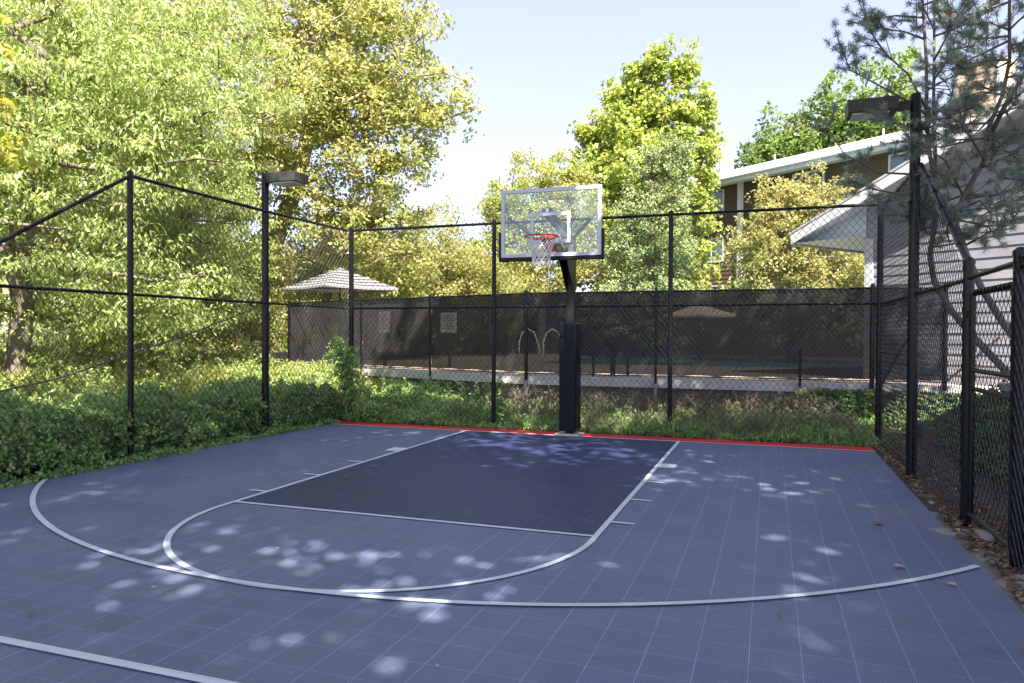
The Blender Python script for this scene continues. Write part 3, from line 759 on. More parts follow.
# brown apartment building, far
def window(t, o, d, n, s, z, w_, h_, mull=1):
    X, Y, Z = d, n, Vector((0,0,1)); c = o + d*s + Vector((0,0,z+h_/2)) + n*.05
    m = MB(); f = .09
    for q in (-1, 1):
        m.box(c+X*q*(w_-f)/2, (f,.07,h_), (X,Y,Z)); m.box(c+Z*q*(h_-f)/2, (w_-2*f,.07,f), (X,Y,Z))
    for k in range(mull): m.box(c+X*(w_*((k+1)/(mull+1)-.5)), (.06,.06,h_-2*f), (X,Y,Z))
    fr_ = m.build('window', M['trimwhite'], t)
    m = MB(); m.box(c-n*.02, (w_-f,.02,h_-f), (X,Y,Z)); m.build('pane', M['glasspane'], fr_)
def apartments():
    d = Vector((.803,-.596,0)); n = Vector((-.596,-.803,0)); o = Vector((-.71,34.8,0)); s0, s1 = -4.5, 26; ez = 10.75
    t = empty('brown_apartment_building', o, 'brown clapboard apartment building with pale roof behind the tan tree', 'building')
    m = MB(); siding(m, o, d, n, [(s0,.3),(s1,.3),(s1,ez),(s0,ez)], .24, .028)
    p = o+d*s0; q = p-n*10; m.poly([p+Vector((0,0,.3)), q+Vector((0,0,.3)), q+Vector((0,0,ez+1)), p+Vector((0,0,ez+.1))])
    m.build('wall', M['sidingbrown'], t)
    Z = lambda z: Vector((0,0,z))
    for k, s in enumerate((-.35, 6.2, 11.5, 16.5, 21)):
        for z in (3.3, 6.15, 9.0):
            window(t, o, d, n, s+.9, z, 1.9, 1.45)
    m = MB(); m.prism([o+d*(s0-.6)+n*.9+Z(ez), o+d*(s1+.6)+n*.9+Z(ez), o+d*(s1+.6)-n*6+Z(ez+2.3), o+d*(s0-.6)-n*6+Z(ez+2.3)], (0,0,.12)); 
    m.prism([o+d*(s0-.6)-n*12+Z(ez), o+d*(s1+.6)-n*12+Z(ez), o+d*(s1+.6)-n*6+Z(ez+2.3), o+d*(s0-.6)-n*6+Z(ez+2.3)], (0,0,.12)); m.build('roof', M['roof'], t)
    m = MB(); m.box(o+d*((s0+s1)/2)+n*.92+Z(ez-.1), (s1-s0+1.2,.04,.26), (d,n,Vector((0,0,1)))); m.build('fascia', M['trimwhite'], t)
    m = MB(); m.box(o+d*((s0+s1)/2)+n*.45+Z(ez-.12), (s1-s0+1.0,.88,.03), (d,n,Vector((0,0,1)))); m.build('soffit', M['trimwhite'], t)
    m = MB(); m.tube([o+d*((s0)-.6)+n*1.0+Z(ez+.05), o+d*(s1+.6)+n*1.0+Z(ez+.05)], .07, 8); m.build('gutter', M['trimwhite'], t)
    m = MB(); m.box(o+d*2.75+n*.12+Z(ez/2), (.30,.18,ez-.3), (d,n,Vector((0,0,1)))); m.build('corner_pilaster', M['trimwhite'], t)
    # clapboard chimneys
    def chim(s, back, w_, dp, z0, z1, mm):
        c = o+d*s-n*back
        m = MB(); a = c-d*w_/2
        siding(m, a, d, n, [(0,z0),(w_,z0),(w_,z1),(0,z1)], .2, .02)
        siding(m, a+d*w_, -n, d, [(0,z0),(dp,z0),(dp,z1),(0,z1)], .2, .02)
        m.poly([a+Z(z0), a-n*dp+Z(z0), a-n*dp+Z(z1), a+Z(z1)]); m.poly([a-n*dp+Z(z0), a+d*w_-n*dp+Z(z0), a+d*w_-n*dp+Z(z1), a-n*dp+Z(z1)])
        ch = m.build('chimney', mm, t)
        m = MB(); m.box(c-n*dp/2+Z(z1+.06), (w_+.16,dp+.16,.12), (d,n,Vector((0,0,1)))); 
        m.box(c+d*(w_/2+.012)+n*.012+Z((z0+z1)/2), (.11,.11,z1-z0-.02), (d,n,Vector((0,0,1)))); m.build('trim', M['trimwhite'], ch)
    chim(13.9, 3.2, 1.9, 1.7, 11.3, 14.85, M['sidingtan'])
    chim(-3.2, 4.5, 1.3, 1.2, 11.5, 14.3, M['trimwhite'])
    for k in range(4):
        m = MB(); p = o+d*(3.2+k*3.3)-n*(2.4+k%2)+Z(ez+1.0); m.tube([p, p+Z(.75)], .06, 8); m.build('roof_vent', M['sidingtan'], t)
apartments()

# ------------------------------------------------------------------ trees
def straight(b, top, n=6, lean=(0,0), wob=.15, seed=1):
    r = random.Random(seed)
    return [(b[0]+lean[0]*i/n+(r.uniform(-wob,wob) if i else 0), b[1]+lean[1]*i/n+(r.uniform(-wob,wob) if i else 0), b[2]+(top-b[2])*i/n) for i in range(n+1)]
BG = 'trees beyond the left fence'
tree('ash_tree', 'leafy light green ash tree nearest the left fence', 'tree', (-10.4,-1.6,.2), straight((-10.4,-1.6,.1),7,7,(.3,.2),.2,3),
     [(-10.0,-2.2,4.6,2.9,2.4,2.3),(-11.0,-.6,7.8,3.2,3.0,2.6),(-9.2,-.4,2.4,2.0,1.8,1.2),(-12.4,-3.0,3.0,2.2,2.2,1.9),(-9.3,.6,6.2,2.0,2.0,2.0),(-12.2,-3.2,1.5,1.8,2.0,1.0),(-10.8,-4.6,2.6,1.5,1.4,1.6)],
     150, 1750, 42, .125, .045, .42, L['ash'], M['bark'], 11, .20, .75, .5, .42, .52)
tree('ash_tree', 'light green ash tree behind the left lamp post', 'tree', (-11.4,3.6,.2), straight((-11.4,3.6,.1),9,7,(.2,.2),.2,4),
     [(-11.2,3.4,4.4,2.8,2.4,2.4),(-11.6,3.8,8.2,3.1,3.0,3.0),(-10.6,2.9,2.9,1.6,1.6,1.4),(-12.6,5.2,3.0,2.2,2.2,2.0),(-11.6,3.2,11.0,2.0,2.0,1.8),(-12.0,2.0,1.5,2.2,1.8,1.0)],
     150, 1500, 42, .13, .045, .45, L['ash'], M['bark'], 12, .20, .7, .5, .42, .56)
tree('sycamore_tree', 'tall yellow green sycamore with pale spreading branches', 'tree', (-14.4,10.6,.3),
     [(-14.4,10.6,.2),(-14.3,10.5,2),(-14.1,10.3,3.6),(-13.3,10.1,5.2),(-12.4,9.9,6.8),(-11.9,9.9,8.6),(-11.8,9.9,10.4),(-11.9,9.8,12.2)],
     [(-11.2,9.6,9.0,3.4,3.2,3.0),(-13.4,10.6,12.2,3.6,3.2,3.2),(-9.2,9.7,9.6,2.6,2.4,1.7),(-7.4,9.9,8.9,1.9,1.6,1.1),(-8.8,9.7,7.2,1.7,1.6,1.2),(-9.0,9.6,11.9,2.2,2.2,1.6),(-10.6,10.4,5.4,2.6,2.2,1.9),(-14.6,9.6,7.2,2.6,2.4,2.6),(-10.8,10.0,13.6,2.2,2.2,2.0),(-9.2,10.6,4.4,1.7,1.7,1.5)],
     230, 1250, 46, .145, .10, .5, L['syc'], M['barkpale'], 13, .30, .2, .7, .62, .5)
tree('sycamore_tree', 'yellow green tree filling the gap between ash and sycamore', 'tree', (-15.6,6.0,.3), straight((-15.6,6.0,.1),12,7,(.6,.3),.3,5),
     [(-15,6,11.0,3.6,3.4,4.0),(-15.4,6.4,6.0,3.4,3.2,3.2),(-18.5,3,9,3.5,3.5,5)], 150, 950, 42, .145, .09, .5, L['syc'], M['barkpale'], 14, .28, .2, .7, .5, .42)
tree('ash_tree', 'pale ash tree at the far left edge behind the nearest ash', 'tree', (-14.8,-2.4,.3), straight((-14.8,-2.4,.1),9,7,(.2,.2),.2,6),
     [(-14.6,-1.8,8.6,3.2,3.4,3.6),(-14.6,-2.2,4.0,2.6,2.8,2.6),(-14.4,1.4,5.0,2.4,2.6,3.4)], 110, 1000, 34, .14, .05, .48, L['ash'], M['bark'], 15, .22, .7, .5, .45, .45)
tree('yellow_leaf_tree', 'bright yellow leaves reaching in at the upper left edge', 'tree', (-7.6,-6.6,0), straight((-7.6,-6.6,-.05),5.4,5,(.5,.4),.1,7),
     [(-6.0,-5.5,4.75,.5,.55,.65),(-5.75,-5.3,3.9,.32,.4,.45),(-6.6,-5.9,5.4,.9,.9,.8),(-6.5,-5.6,4.0,.5,.5,.6)], 40, 120, 14, .13, .085, .2, L['yellow'], M['bark'], 16, .09, .3, .7, .6, .6)
tree('understory_tree', 'low pale yellow green tree left of the striped umbrella', 'tree', (-12.8,8.0,.4), straight((-12.8,8.0,.3),3.6,6,(.2,.1),.15,61),
     [(-12.9,8.0,2.6,1.8,1.5,1.9),(-14.6,7.0,3.0,1.6,1.6,2.0),(-12.6,8.4,3.9,1.3,1.2,1.0)], 70, 560, 28, .12, .06, .36, L['tan'], M['bark'], 61, .12, .3, .7, .5, .35)
# lower, farther mass behind the striped umbrella and the pool
tree('understory_tree', 'low olive tree behind the striped umbrella', 'tree', (-15.6,16.5,.5), straight((-15.6,16.5,.4),5.5,6,(.2,.1),.2,8),
     [(-15.2,16.3,4.6,3.2,2.4,2.6),(-12.6,16.8,3.6,2.3,2.0,2.2)], 90, 620, 48, .125, .07, .5, L['olive'], M['bark'], 17, .2, .2, .7, .5, .55)
tree('understory_tree', 'low tan green tree right of the striped umbrella', 'tree', (-11.2,19.5,.5), straight((-11.2,19.5,.4),5.5,6,(.2,.1),.2,9),
     [(-11.4,19.2,4.4,2.6,2.4,2.8),(-9.2,19.6,3.6,1.9,2.0,2.0)], 90, 600, 48, .125, .07, .5, L['tan'], M['bark'], 18, .2, .2, .7, .5, .42)
tree('understory_tree', 'dense green tree left of the sky gap above the fence', 'tree', (-16,24,.5), straight((-16,24,.4),7,6,(.2,.1),.2,19),
     [(-15.5,23.5,5.4,3.4,2.6,4.0),(-12.8,24.5,4.4,2.2,2.2,2.4)], 90, 600, 48, .14, .085, .6, L['syc'], M['bark'], 19, .22, .2, .7, .5, .4)
tree('olive_green_tree', 'yellow olive tree behind the left half of the backboard', 'tree', (-7.9,24.0,.5), straight((-7.9,24.0,.4),8,6,(.2,.1),.2,10),
     [(-8.6,23.8,6.0,2.7,2.3,3.6),(-7.6,24.0,9.3,2.1,1.8,2.0),(-9.6,23.8,8.2,1.5,1.5,1.6),(-6.2,24.2,8.6,1.5,1.5,2.0),(-9.4,23.5,4.2,1.4,1.8,2.6),(-5.8,24.5,6.6,1.8,1.6,2.8)], 120, 760, 50, .155, .10, .55, L['olive'], M['bark'], 20, .24, .2, .7, .5, .6)
tree('maple_tree', 'bright green maple with upright top behind the conifer', 'tree', (-3.5,28.6,.5), straight((-3.5,28.6,.4),15,8,(.1,.1),.2,11),
     [(-3.4,28.4,10.0,3.9,3.5,3.6),(-4.6,28.4,12.8,2.1,2.0,2.0),(-3.9,28.5,15.6,.75,.9,1.5),(-2.6,28.5,16.2,.75,.9,1.6),(-1.4,28.5,15.5,.8,.9,1.6),(-2.9,28.5,13.9,2.4,1.4,1.6),(-5.2,28.5,14.5,.8,.8,1.3),(-.5,28.6,13.6,.9,1.0,1.8),(-6.2,28.3,12.6,.8,.9,1.3),(-1.3,28.6,11.6,2.0,2.0,2.2),(-5.8,28.2,11.0,1.6,1.6,1.8),(-3.8,28.2,5.6,3.8,2.8,3.6)],
     190, 1250, 30, .27, .2, .55, L['maple'], M['bark'], 21, .32, .2, .75, .6, .55)
tree('blue_green_conifer', 'dense blue green conifer beside the backboard', 'conifer', (-1.95,21.4,.5), straight((-1.95,21.4,.4),9.8,8,(.1,.0),.1,12),
     [(-2.3,21.2,2.6,2.9,2.2,1.9),(-2.3,21.3,4.6,2.4,2.1,1.7),(-1.9,21.3,6.9,2.0,1.8,1.6),(-1.6,21.3,8.8,1.7,1.5,1.5),(-.9,21.2,9.8,1.1,1.0,.9),(-2.7,21.2,6.0,1.2,1.2,1.1),(-3.4,21.2,3.3,1.4,1.2,1.2),(-.8,21.2,5.2,1.2,1.3,1.2)],
     150, 640, 62, .13, .06, .36, L['conifer'], M['bark'], 22, .25, .1, .75, .42, .55, tonevar=.26)
tree('far_green_tree', 'green tree rising above the apartment roof', 'tree', (5.0,54,.5), straight((5.0,54,.4),17,7,(.1,.1),.3,13),
     [(4.6,54,16.5,3.0,3.0,4.0),(8.4,54,17.8,3.2,3.0,5.2),(1.9,54,15.6,2.0,2.2,3.2),(12.0,54,18.5,2.8,3.0,5.4)], 110, 900, 28, .36, .26, .8, L['far'], M['bark'], 23, .4, .2, .8, .6, .65)
tree('tan_leaf_tree', 'yellow tan tree in front of the brown apartment building', 'tree', (3.9,16.4,.6), straight((3.9,16.4,.5),5.2,6,(.2,.1),.15,14),
     [(4.0,16.2,3.6,2.4,2.0,2.3),(3.5,16.3,5.4,1.6,1.5,1.6),(5.0,16.4,5.6,1.5,1.4,1.6),(2.6,16.2,3.0,1.3,1.3,1.3),(5.6,15.9,3.2,1.4,1.4,2.0),(4.3,16.2,6.6,.9,.9,1.1),(2.7,16.3,4.8,1.3,1.2,1.3),(3.3,16.2,6.5,.8,.8,1.0)], 130, 900, 34, .13, .075, .36, L['tan'], M['bark'], 24, .16, .2, .7, .5, .55)

# overhanging shade trees, to the right and behind the photographer
SG = 'shade trees right of the court'
def shade_tree(label, base, blobs, ntips, ncl, seed, lean):
    tree('shade_tree', label, 'tree', base, straight((base[0],base[1],base[2]-.2),11,7,lean,.2,seed), blobs, ntips, ncl, 30, .24, .17, .66, L['shade'], M['bark'], seed, .3, .2, .6, .5, group=SG)
shade_tree('tall leafy shade tree right of the gate outside the view', (10.6,-6.6,.5),
     [(8.6,-7.6,9.8,3.2,2.6,1.6),(11.0,-7.4,11.6,2.4,2.2,1.4),(6.4,-7.2,10.4,2.4,1.7,1.0),(11.2,-9.2,10.0,2.4,2.6,1.8),(8.4,-2.9,10.6,2.6,1.3,1.0),(4.6,-2.9,11.2,2.8,1.2,1.0),(6.4,-4.6,11.4,2.2,1.4,.9)], 120, 600, 31, (-.6,0))
shade_tree('broad shade tree beyond the right fence outside the view', (8.8,-11.6,.3),
     [(5.6,-11.6,10.0,3.2,2.8,1.4),(2.4,-10.8,11.2,2.7,2.5,1.1),(.2,-9.4,11.8,2.8,3.0,1.3),(10.0,-11.8,10.0,2.4,2.6,1.2),(3.6,-13.0,11.0,2.8,1.8,1.0),(2.6,-7.4,11.8,2.8,2.0,1.0),(.6,-3.3,12.0,2.8,1.5,.9)], 130, 1010, 32, (-1.4,.5))
shade_tree('tall shade tree behind the photographer on the right', (7.6,-18.0,.1),
     [(5.6,-16.8,9.8,3.6,3.4,1.6),(2.0,-15.6,11.0,3.6,3.6,1.4),(9.0,-15.8,11.4,3.2,3.0,1.3),(-.4,-14.4,11.8,2.4,3.0,1.2)], 120, 640, 33, (-1.2,.6))

def wood():
    rs = np.random.default_rng(88); n = 5200; a = rs.uniform(math.radians(92), math.radians(190), n); d = 36+26*rs.random(n)
    x = 3+d*np.cos(a); y = -8+d*np.sin(a); top = 5.2+5.5*np.clip((a-math.radians(128))/.5,0,1)+1.3*np.sin(a*23)+.8*np.sin(a*61)
    z = .2+top*rs.random(n)**.8
    tag(leafmesh('distant_wood', *clump_leaves(rs, np.stack([x,y,z],1), 1.0, 14, .42, .26, .2, .7, .22, .45), L['olive']), 'far-off mass of olive green trees', 'wood', kind='stuff')
    n = 1500; x = rs.uniform(-12,14,n); y = rs.uniform(25.2,27,n); z = .5+2.9*rs.random(n)**.8+.3*np.sin(x*1.7)
    tag(leafmesh('hedge', *clump_leaves(rs, np.stack([x,y,z],1), .45, 16, .2, .12, .2, .8, .22, .4), L['far']), 'green hedge behind the dark board fence', 'hedge', kind='stuff')
wood()

# pine with its two leaning stems
def pine():
    S = {
    'a': [(6.13,-1.85,.3),(6.0,-1.83,.9),(5.39,-1.78,1.64),(5.15,-1.75,1.97),(4.98,-1.7,2.32),(4.93,-1.71,2.63),(4.99,-1.68,3.03),(5.01,-1.56,3.54),(4.93,-1.58,3.91),(4.9,-1.59,4.4),(4.89,-1.58,5.0),(4.86,-1.47,5.78),(4.82,-1.47,6.88)],
    'b': [(6.15,-1.94,.3),(5.84,-1.94,1.51),(5.64,-1.9,1.82),(5.43,-1.86,2.23),(5.27,-1.91,2.6),(5.14,-1.95,2.98),(5.23,-1.91,3.28),(5.43,-1.94,3.67),(5.46,-1.93,4.02),(5.59,-1.98,4.39),(5.66,-1.95,4.78),(5.65,-1.95,5.35),(5.67,-1.92,6.36)],
    'c': [(5.14,-1.95,2.95),(5.07,-1.86,3.16),(5.03,-1.77,3.37),(5.01,-1.56,3.67),(5.02,-1.33,4.46),(5.04,-1.21,5.24),(5.03,-1.19,6.62)],
    'd': [(5.46,-1.93,3.9),(5.53,-2.22,4.15),(5.68,-2.37,4.47),(5.91,-2.39,4.91)]}
    R = {'a': (.046,.013), 'b': (.046,.013), 'c': (.035,.012), 'd': (.03,.014)}
    BR = [[(4.93,-1.59,3.61),(4.33,-2.12,3.57),(3.92,-2.47,3.73),(3.69,-2.65,4.07)],
    [(4.9,-1.59,4.4),(4.65,-1.88,4.76),(4.37,-2.19,4.92),(4.22,-2.34,5.09),(4.12,-2.48,5.29)],
    [(4.91,-1.58,4.34),(4.61,-2.01,4.42),(4.29,-2.33,4.52),(3.96,-2.55,4.66),(3.84,-2.69,4.91)],
    [(4.9,-1.46,5.56),(4.5,-1.93,5.45),(4.17,-2.25,5.31)],[(4.9,-1.47,5.29),(4.61,-1.89,5.26),(4.3,-2.21,5.22)],
    [(5.0,-1.44,5.04),(5.09,-1.83,5.24),(5.17,-2.01,5.44)],[(5.0,-1.43,5.41),(4.85,-1.69,5.56),(4.73,-1.73,5.92)],
    [(5.01,-1.56,3.54),(4.59,-2.14,3.29),(4.24,-2.47,3.31),(3.96,-2.68,3.4)],[(5.23,-1.91,3.28),(4.96,-2.32,3.62),(4.78,-2.49,3.71),(4.5,-2.69,3.79)],
    [(5.43,-1.94,3.67),(5.14,-2.36,3.95),(5.01,-2.51,4.23),(4.88,-2.65,4.41)],[(5.46,-1.93,4.02),(5.53,-2.33,3.69),(5.66,-2.5,3.48)],
    [(5.43,-1.94,3.62),(5.5,-2.45,3.36),(5.69,-2.6,3.28)],[(5.27,-1.91,2.72),(5.41,-2.28,2.81),(5.56,-2.44,2.86),(5.64,-2.51,3.05)],
    [(5.19,-1.93,3.12),(5.28,-2.43,3.14),(5.37,-2.5,2.96),(5.26,-2.65,2.68)],[(5.59,-1.98,4.39),(5.27,-2.41,4.32),(4.96,-2.74,4.16)],
    [(5.66,-1.95,4.78),(5.32,-2.39,4.67),(5.06,-2.7,4.5),(4.89,-2.86,4.55)],[(5.65,-1.95,5.12),(5.36,-2.37,5.08),(5.13,-2.56,5.0)],
    [(5.65,-1.95,5.12),(5.72,-2.24,5.16),(5.87,-2.19,5.32)],[(4.9,-1.58,4.64),(5.02,-1.97,4.62),(5.18,-2.12,4.64)],
    [(5.02,-1.33,4.83),(5.19,-1.58,5.09),(5.37,-1.73,5.15)],[(4.89,-1.59,4.16),(4.55,-2.03,4.13),(4.31,-2.22,4.18)],
    [(5.43,-1.94,3.79),(5.09,-2.38,3.55),(4.92,-2.55,3.3)],[(5.56,-2.1,4.24),(5.57,-2.53,3.85),(5.69,-2.59,3.72)]]
    t = empty('pine_tree', (6.14,-1.9,.3), 'leaning open pine with two crooked trunks behind the right fence', 'pine tree')
    rs = np.random.default_rng(77); r = random.Random(77)
    m = MB()
    for k, pl in S.items():
        n = len(pl); m.tube(pl, [R[k][0]+(R[k][1]-R[k][0])*i/(n-1) for i in range(n)], 10)
    m.build('trunk', M['barkpine'], t, smooth=True)
    tips = []; m = MB()
    # extra limbs off the stems: every direction, also away from the photographer
    for k in ('a','b','c'):
        pl = S[k]
        for i in range({'a':14,'b':32,'c':5}[k]):
            u = r.uniform(.42 if k != 'c' else .2, 1); f = u*(len(pl)-1); j = min(int(f), len(pl)-2); p = Vector(pl[j]).lerp(Vector(pl[j+1]), f-j)
            a = r.uniform(0, 2*PI); ln = r.uniform(.35, 1.0)
            if k != 'b' and math.cos(a) < -.2: ln *= .4
            dv = Vector((math.cos(a), math.sin(a), r.uniform(-.1,.35)))
            q1 = p+dv*ln*.5+Vector((0,0,-.04)); q2 = p+dv*ln+Vector((0,0,.10))
            BR.append([tuple(p), tuple(q1), tuple(q2)])
    for b in BR:
        n = len(b); m.tube(b, [.014-.009*i/(n-1) for i in range(n)], 6)
        P = [Vector(q) for q in b]; tips.append((P[-1], (P[-1]-P[-2]).normalized()))
        tot = n-1
        for q in range(4 + 2*n):
            f = r.uniform(.35, 1)*tot; j = min(int(f), n-2); p = P[j].lerp(P[j+1], f-j); d0 = (P[j+1]-P[j]).normalized()
            dv = (d0*.7 + Vector((r.uniform(-1,1), r.uniform(-1,1), r.uniform(-.5,.8)))).normalized(); ln = r.uniform(.10,.34)
            e = p+dv*ln+Vector((0,0,.02)); m.tube([p, p+dv*ln*.5, e], [.006,.005,.004], 4, cap=False); tips.append((e, dv))
            if r.random() < .45: tips.append((p+dv*ln*.6, dv))
    m.build('branches', M['barkpine'], t, smooth=True)
    # needle tufts
    C = np.array([tuple(p) for p, _ in tips]); D = np.array([tuple(d) for _, d in tips]); per = 84
    n = len(C)*per; CC = np.repeat(C, per, 0); DD = np.repeat(D, per, 0)
    s = rs.uniform(-.045,.02, (n,1)); T = unit(rs, n)*1.1 + DD*.5; T /= np.linalg.norm(T, axis=1)[:,None]
    ln = rs.uniform(.05,.085, n); P = CC + DD*s + T*ln[:,None]*.5
    tone = np.repeat(rs.normal(.45,.16,len(C)), per)+rs.normal(0,.12,n); tone = np.minimum(tone,.92)
    brown = np.repeat(rs.random(len(C)) < .012, per); tone[brown] = 1
    leafmesh('needles', P, T, unit(rs, n), ln, .0050, tone, L['pine'], t)
pine()

# ------------------------------------------------------------------ undergrowth
def scatter(name, label, cat, n, region, height, ln, wd, m, seed, per=14, crad=.09, up=0., tone0=.45, z0=None, stems=False, dens=None, kind='stuff'):
    """region(rs,n) -> x,y arrays; height(x,y) -> local plant height"""
    rs = np.random.default_rng(seed); x, y = region(rs, n)
    g = np.array([gh(a, b) for a, b in zip(x, y)]) if z0 is None else np.full(len(x), z0)
    h = height(x, y, rs); z = g + h*rs.random(len(x))**.6
    P, T, Nn, l, w, tone = clump_leaves(rs, np.stack([x, y, z], 1), crad, per, ln, wd, 0, .8, .2, tone0)
    T[:, 2] += up
    P[:, 2] = np.maximum(P[:, 2], np.repeat(g, per)+.01)
    o = leafmesh(name, P, T, Nn, l, w, tone, m); tag(o, label, cat, kind=kind); return o
def band(pl, w0, w1):
    """points beside a polyline; w0..w1 offset to its left"""
    pl = [np.array(p, float) for p in pl]; seg = [np.linalg.norm(pl[i+1]-pl[i]) for i in range(len(pl)-1)]
    def f(rs, n):
        k = rs.choice(len(seg), n, p=np.array(seg)/sum(seg)); u = rs.random(n)
        A = np.array(pl)[k]; B = np.array(pl)[k+1]; d = (B-A); d /= np.linalg.norm(d, axis=1)[:,None]
        q = A+(B-A)*u[:,None] + np.stack([-d[:,1], d[:,0]],1)*rs.uniform(w0, w1, n)[:,None]
        return q[:,0], q[:,1]
    return f
def lump(x, y, s=1.0, ph=0): return .5+.5*np.sin(x*1.9*s+ph)*np.cos(y*2.3*s+ph*2)+.18*np.sin(x*5.3*s+y*4.1*s)
# left hedge of weeds against the fence: creeping onto the court edge
scatter('weed_bank', 'dense green weeds growing through the left fence', 'weeds', 9000, band([(-4.62,.6),(-4.62,-9.5)], -1.5, .0),
        lambda x,y,rs: .14+np.clip((-4.55-x)*1.3,0,.40)+.34*np.clip(lump(x,y,1.3),0,1.2), .062, .034, L['weed'], 41, 16, .09, .1, .42)
scatter('weed_bank', 'low weed fringe creeping over the left court edge', 'weeds', 1100, band([(-4.60,.3),(-4.62,-9.5)], -.05, .10),
        lambda x,y,rs: .05+.06*lump(x,y,2), .045, .026, L['weed'], 42, 12, .05, .1, .5)
scatter('meadow_weeds', 'sunlit tall grass and weeds beyond the left fence', 'weeds', 9000, lambda rs,n: (rs.uniform(-15,-5.6,n), rs.uniform(-8,6.2,n)),
        lambda x,y,rs: .35+.35*lump(x,y,.6,1), .11, .022, L['grass'], 43, 13, .13, .9, .5)
scatter('meadow_weeds', 'leafy bushes mixed in the grass beyond the left fence', 'weeds', 3600, lambda rs,n: (rs.uniform(-14,-5.6,n), rs.uniform(-7,6.0,n)),
        lambda x,y,rs: .25+1.1*np.clip(lump(x,y,.5,2)-.45,0,1)+.04*(-x-5), .08, .04, L['ash'], 44, 18, .16, .1, .5)
# strip behind the back fence
def backy(x): return np.where(x > -1.95, 3.78, 3.78 + (-1.95-x)*.341)
def backstrip(rs, n, y0=.48, far=1.0):
    x = rs.uniform(-6.5, 5.0, n); y = y0 + (backy(x)-.1-y0)*rs.random(n)*far; return x, y
scatter('weed_bank', 'green grassy weeds between the back fence and pool wall', 'weeds', 4200, backstrip,
        lambda x,y,rs: np.where(x < -4.0, .24+.42*lump(x,y,.9,.5), .06+.20*lump(x,y,1.4,.5)), .10, .018, L['weed'], 45, 13, .10, .9, .5)
scatter('weed_bank', 'broad-leaved green weeds in the back left corner', 'weeds', 3200, lambda rs,n: (rs.uniform(-6.4,-2.6,n), rs.uniform(.50,3.4,n)),
        lambda x,y,rs: .14+.36*lump(x,y,1,3)*np.clip((-2.2-x)/2,0,1), .06, .035, L['weed'], 46, 16, .10, .1, .5)
scatter('dry_brush', 'grey green dry brush against the pool wall', 'brush', 2300, lambda rs,n: (rs.uniform(-2.6,4.6,n), rs.uniform(.9,3.3,n)),
        lambda x,y,rs: .08+.62*np.clip(lump(x,y,1.7,4)-.38,0,1), .085, .014, L['drygrass'], 47, 15, .13, .6, .45)
scatter('weed_bank', 'short green fringe along the red court edge', 'weeds', 2000, lambda rs,n: (rs.uniform(-4.5,4.6,n), rs.uniform(.45,.9,n)),
        lambda x,y,rs: .03+.12*lump(x,y,1.6,1), .05, .02, L['weed'], 48, 8, .05, .3, .45)
def stalks(label, region, n, h0, h1, seed, m, leaf=.06, wid=.032, rad=.07, tone0=.5):
    rs = np.random.default_rng(seed); x, y = region(rs, n); cs = []; mb = MB()
    for a, b in zip(x, y):
        h = rs.uniform(h0, h1); g = gh(a, b); lx, ly = rs.normal(0, .12, 2)*h; k = int(h/.055)
        pts = [(a+lx*u*u, b+ly*u*u, g+h*u) for u in (0,.35,.7,1)]; mb.tube(pts, [.005,.004,.003,.002], 4, cap=False)
        for i in range(k):
            u = .12+.88*(i+rs.random())/k; sp = .09*(1.15-u); cs.append((a+lx*u*u+rs.normal(0,sp), b+ly*u*u+rs.normal(0,sp), g+h*u))
    P, T, Nn, l, w, tone = clump_leaves(rs, np.array(cs), rad, 9, leaf, wid, .25, .8, .22, tone0)
    tag(leafmesh('tall_weeds', P, T, Nn, l, w, tone, m), label, 'weeds', kind='stuff')
    tag(mb.build('weed_stems', L['weed']), 'thin green stems of the '+label, 'weed stems', kind='stuff')
stalks('tall leafy weeds rising through the left fence', lambda rs,n: (rs.uniform(-6.0,-4.85,n), rs.uniform(-9,.8,n)), 330, .35, .92, 81, L['weed'], tone0=.62)
stalks('tall pale weeds standing in the sunny meadow', lambda rs,n: (rs.uniform(-12,-6.4,n), rs.uniform(-7.5,5,n)), 320, .4, 1.0, 82, L['ash'], .07, .03)
stalks('tall weeds in the back left corner by the wall', lambda rs,n: (rs.uniform(-6.6,-2.2,n), rs.uniform(.9,3.5,n)), 90, .25, .75, 83, L['weed'], tone0=.6)
stalks('scattered weeds standing against the pool wall', lambda rs,n: (rs.uniform(-2.2,4.4,n), rs.uniform(1.0,3.4,n)), 90, .25, .62, 84, L['drygrass'], .05, .02, .06, .5)
# bare twigs
def twigs(label, spots, seed, m, hgt):
    r = random.Random(seed); mb = MB()
    for (x, y) in spots:
        for k in range(5):
            a = r.uniform(0, 2*PI); sp = r.uniform(.1,.45); h = hgt*r.uniform(.6,1)
            b = Vector((x, y, -.05)); c = b+Vector((math.cos(a)*sp*.4, math.sin(a)*sp*.4, h*.6)); e = b+Vector((math.cos(a)*sp, math.sin(a)*sp, h))
            mb.tube([b, c, e], [.006,.005,.003], 5, cap=False)
            for q in range(5):
                p = c.lerp(e, r.random()); mb.tube([p, p+Vector((r.uniform(-.15,.15), r.uniform(-.12,.12), r.uniform(-.02,.16)))], .0025, 4, cap=False)
    return tag(mb.build('dry_brush', m), label, 'brush', kind='stuff')
r = random.Random(4)
scatter('dry_brush', 'loose grey green grass between the hoop and the wall end', 'brush', 1300, lambda rs,n: (rs.uniform(-1.6,4.6,n), rs.uniform(.5,3.5,n)),
        lambda x,y,rs: .08+.36*np.clip(lump(x,y,1.3,2)-.15,0,1.1), .11, .012, L['drygrass'], 49, 13, .10, .9, .5)
twigs('bare pale twigs rising from the brush at the pool wall', [(r.uniform(-2,4.3), r.uniform(1.8,3.4)) for _ in range(46)], 5, M['bark'], .72)
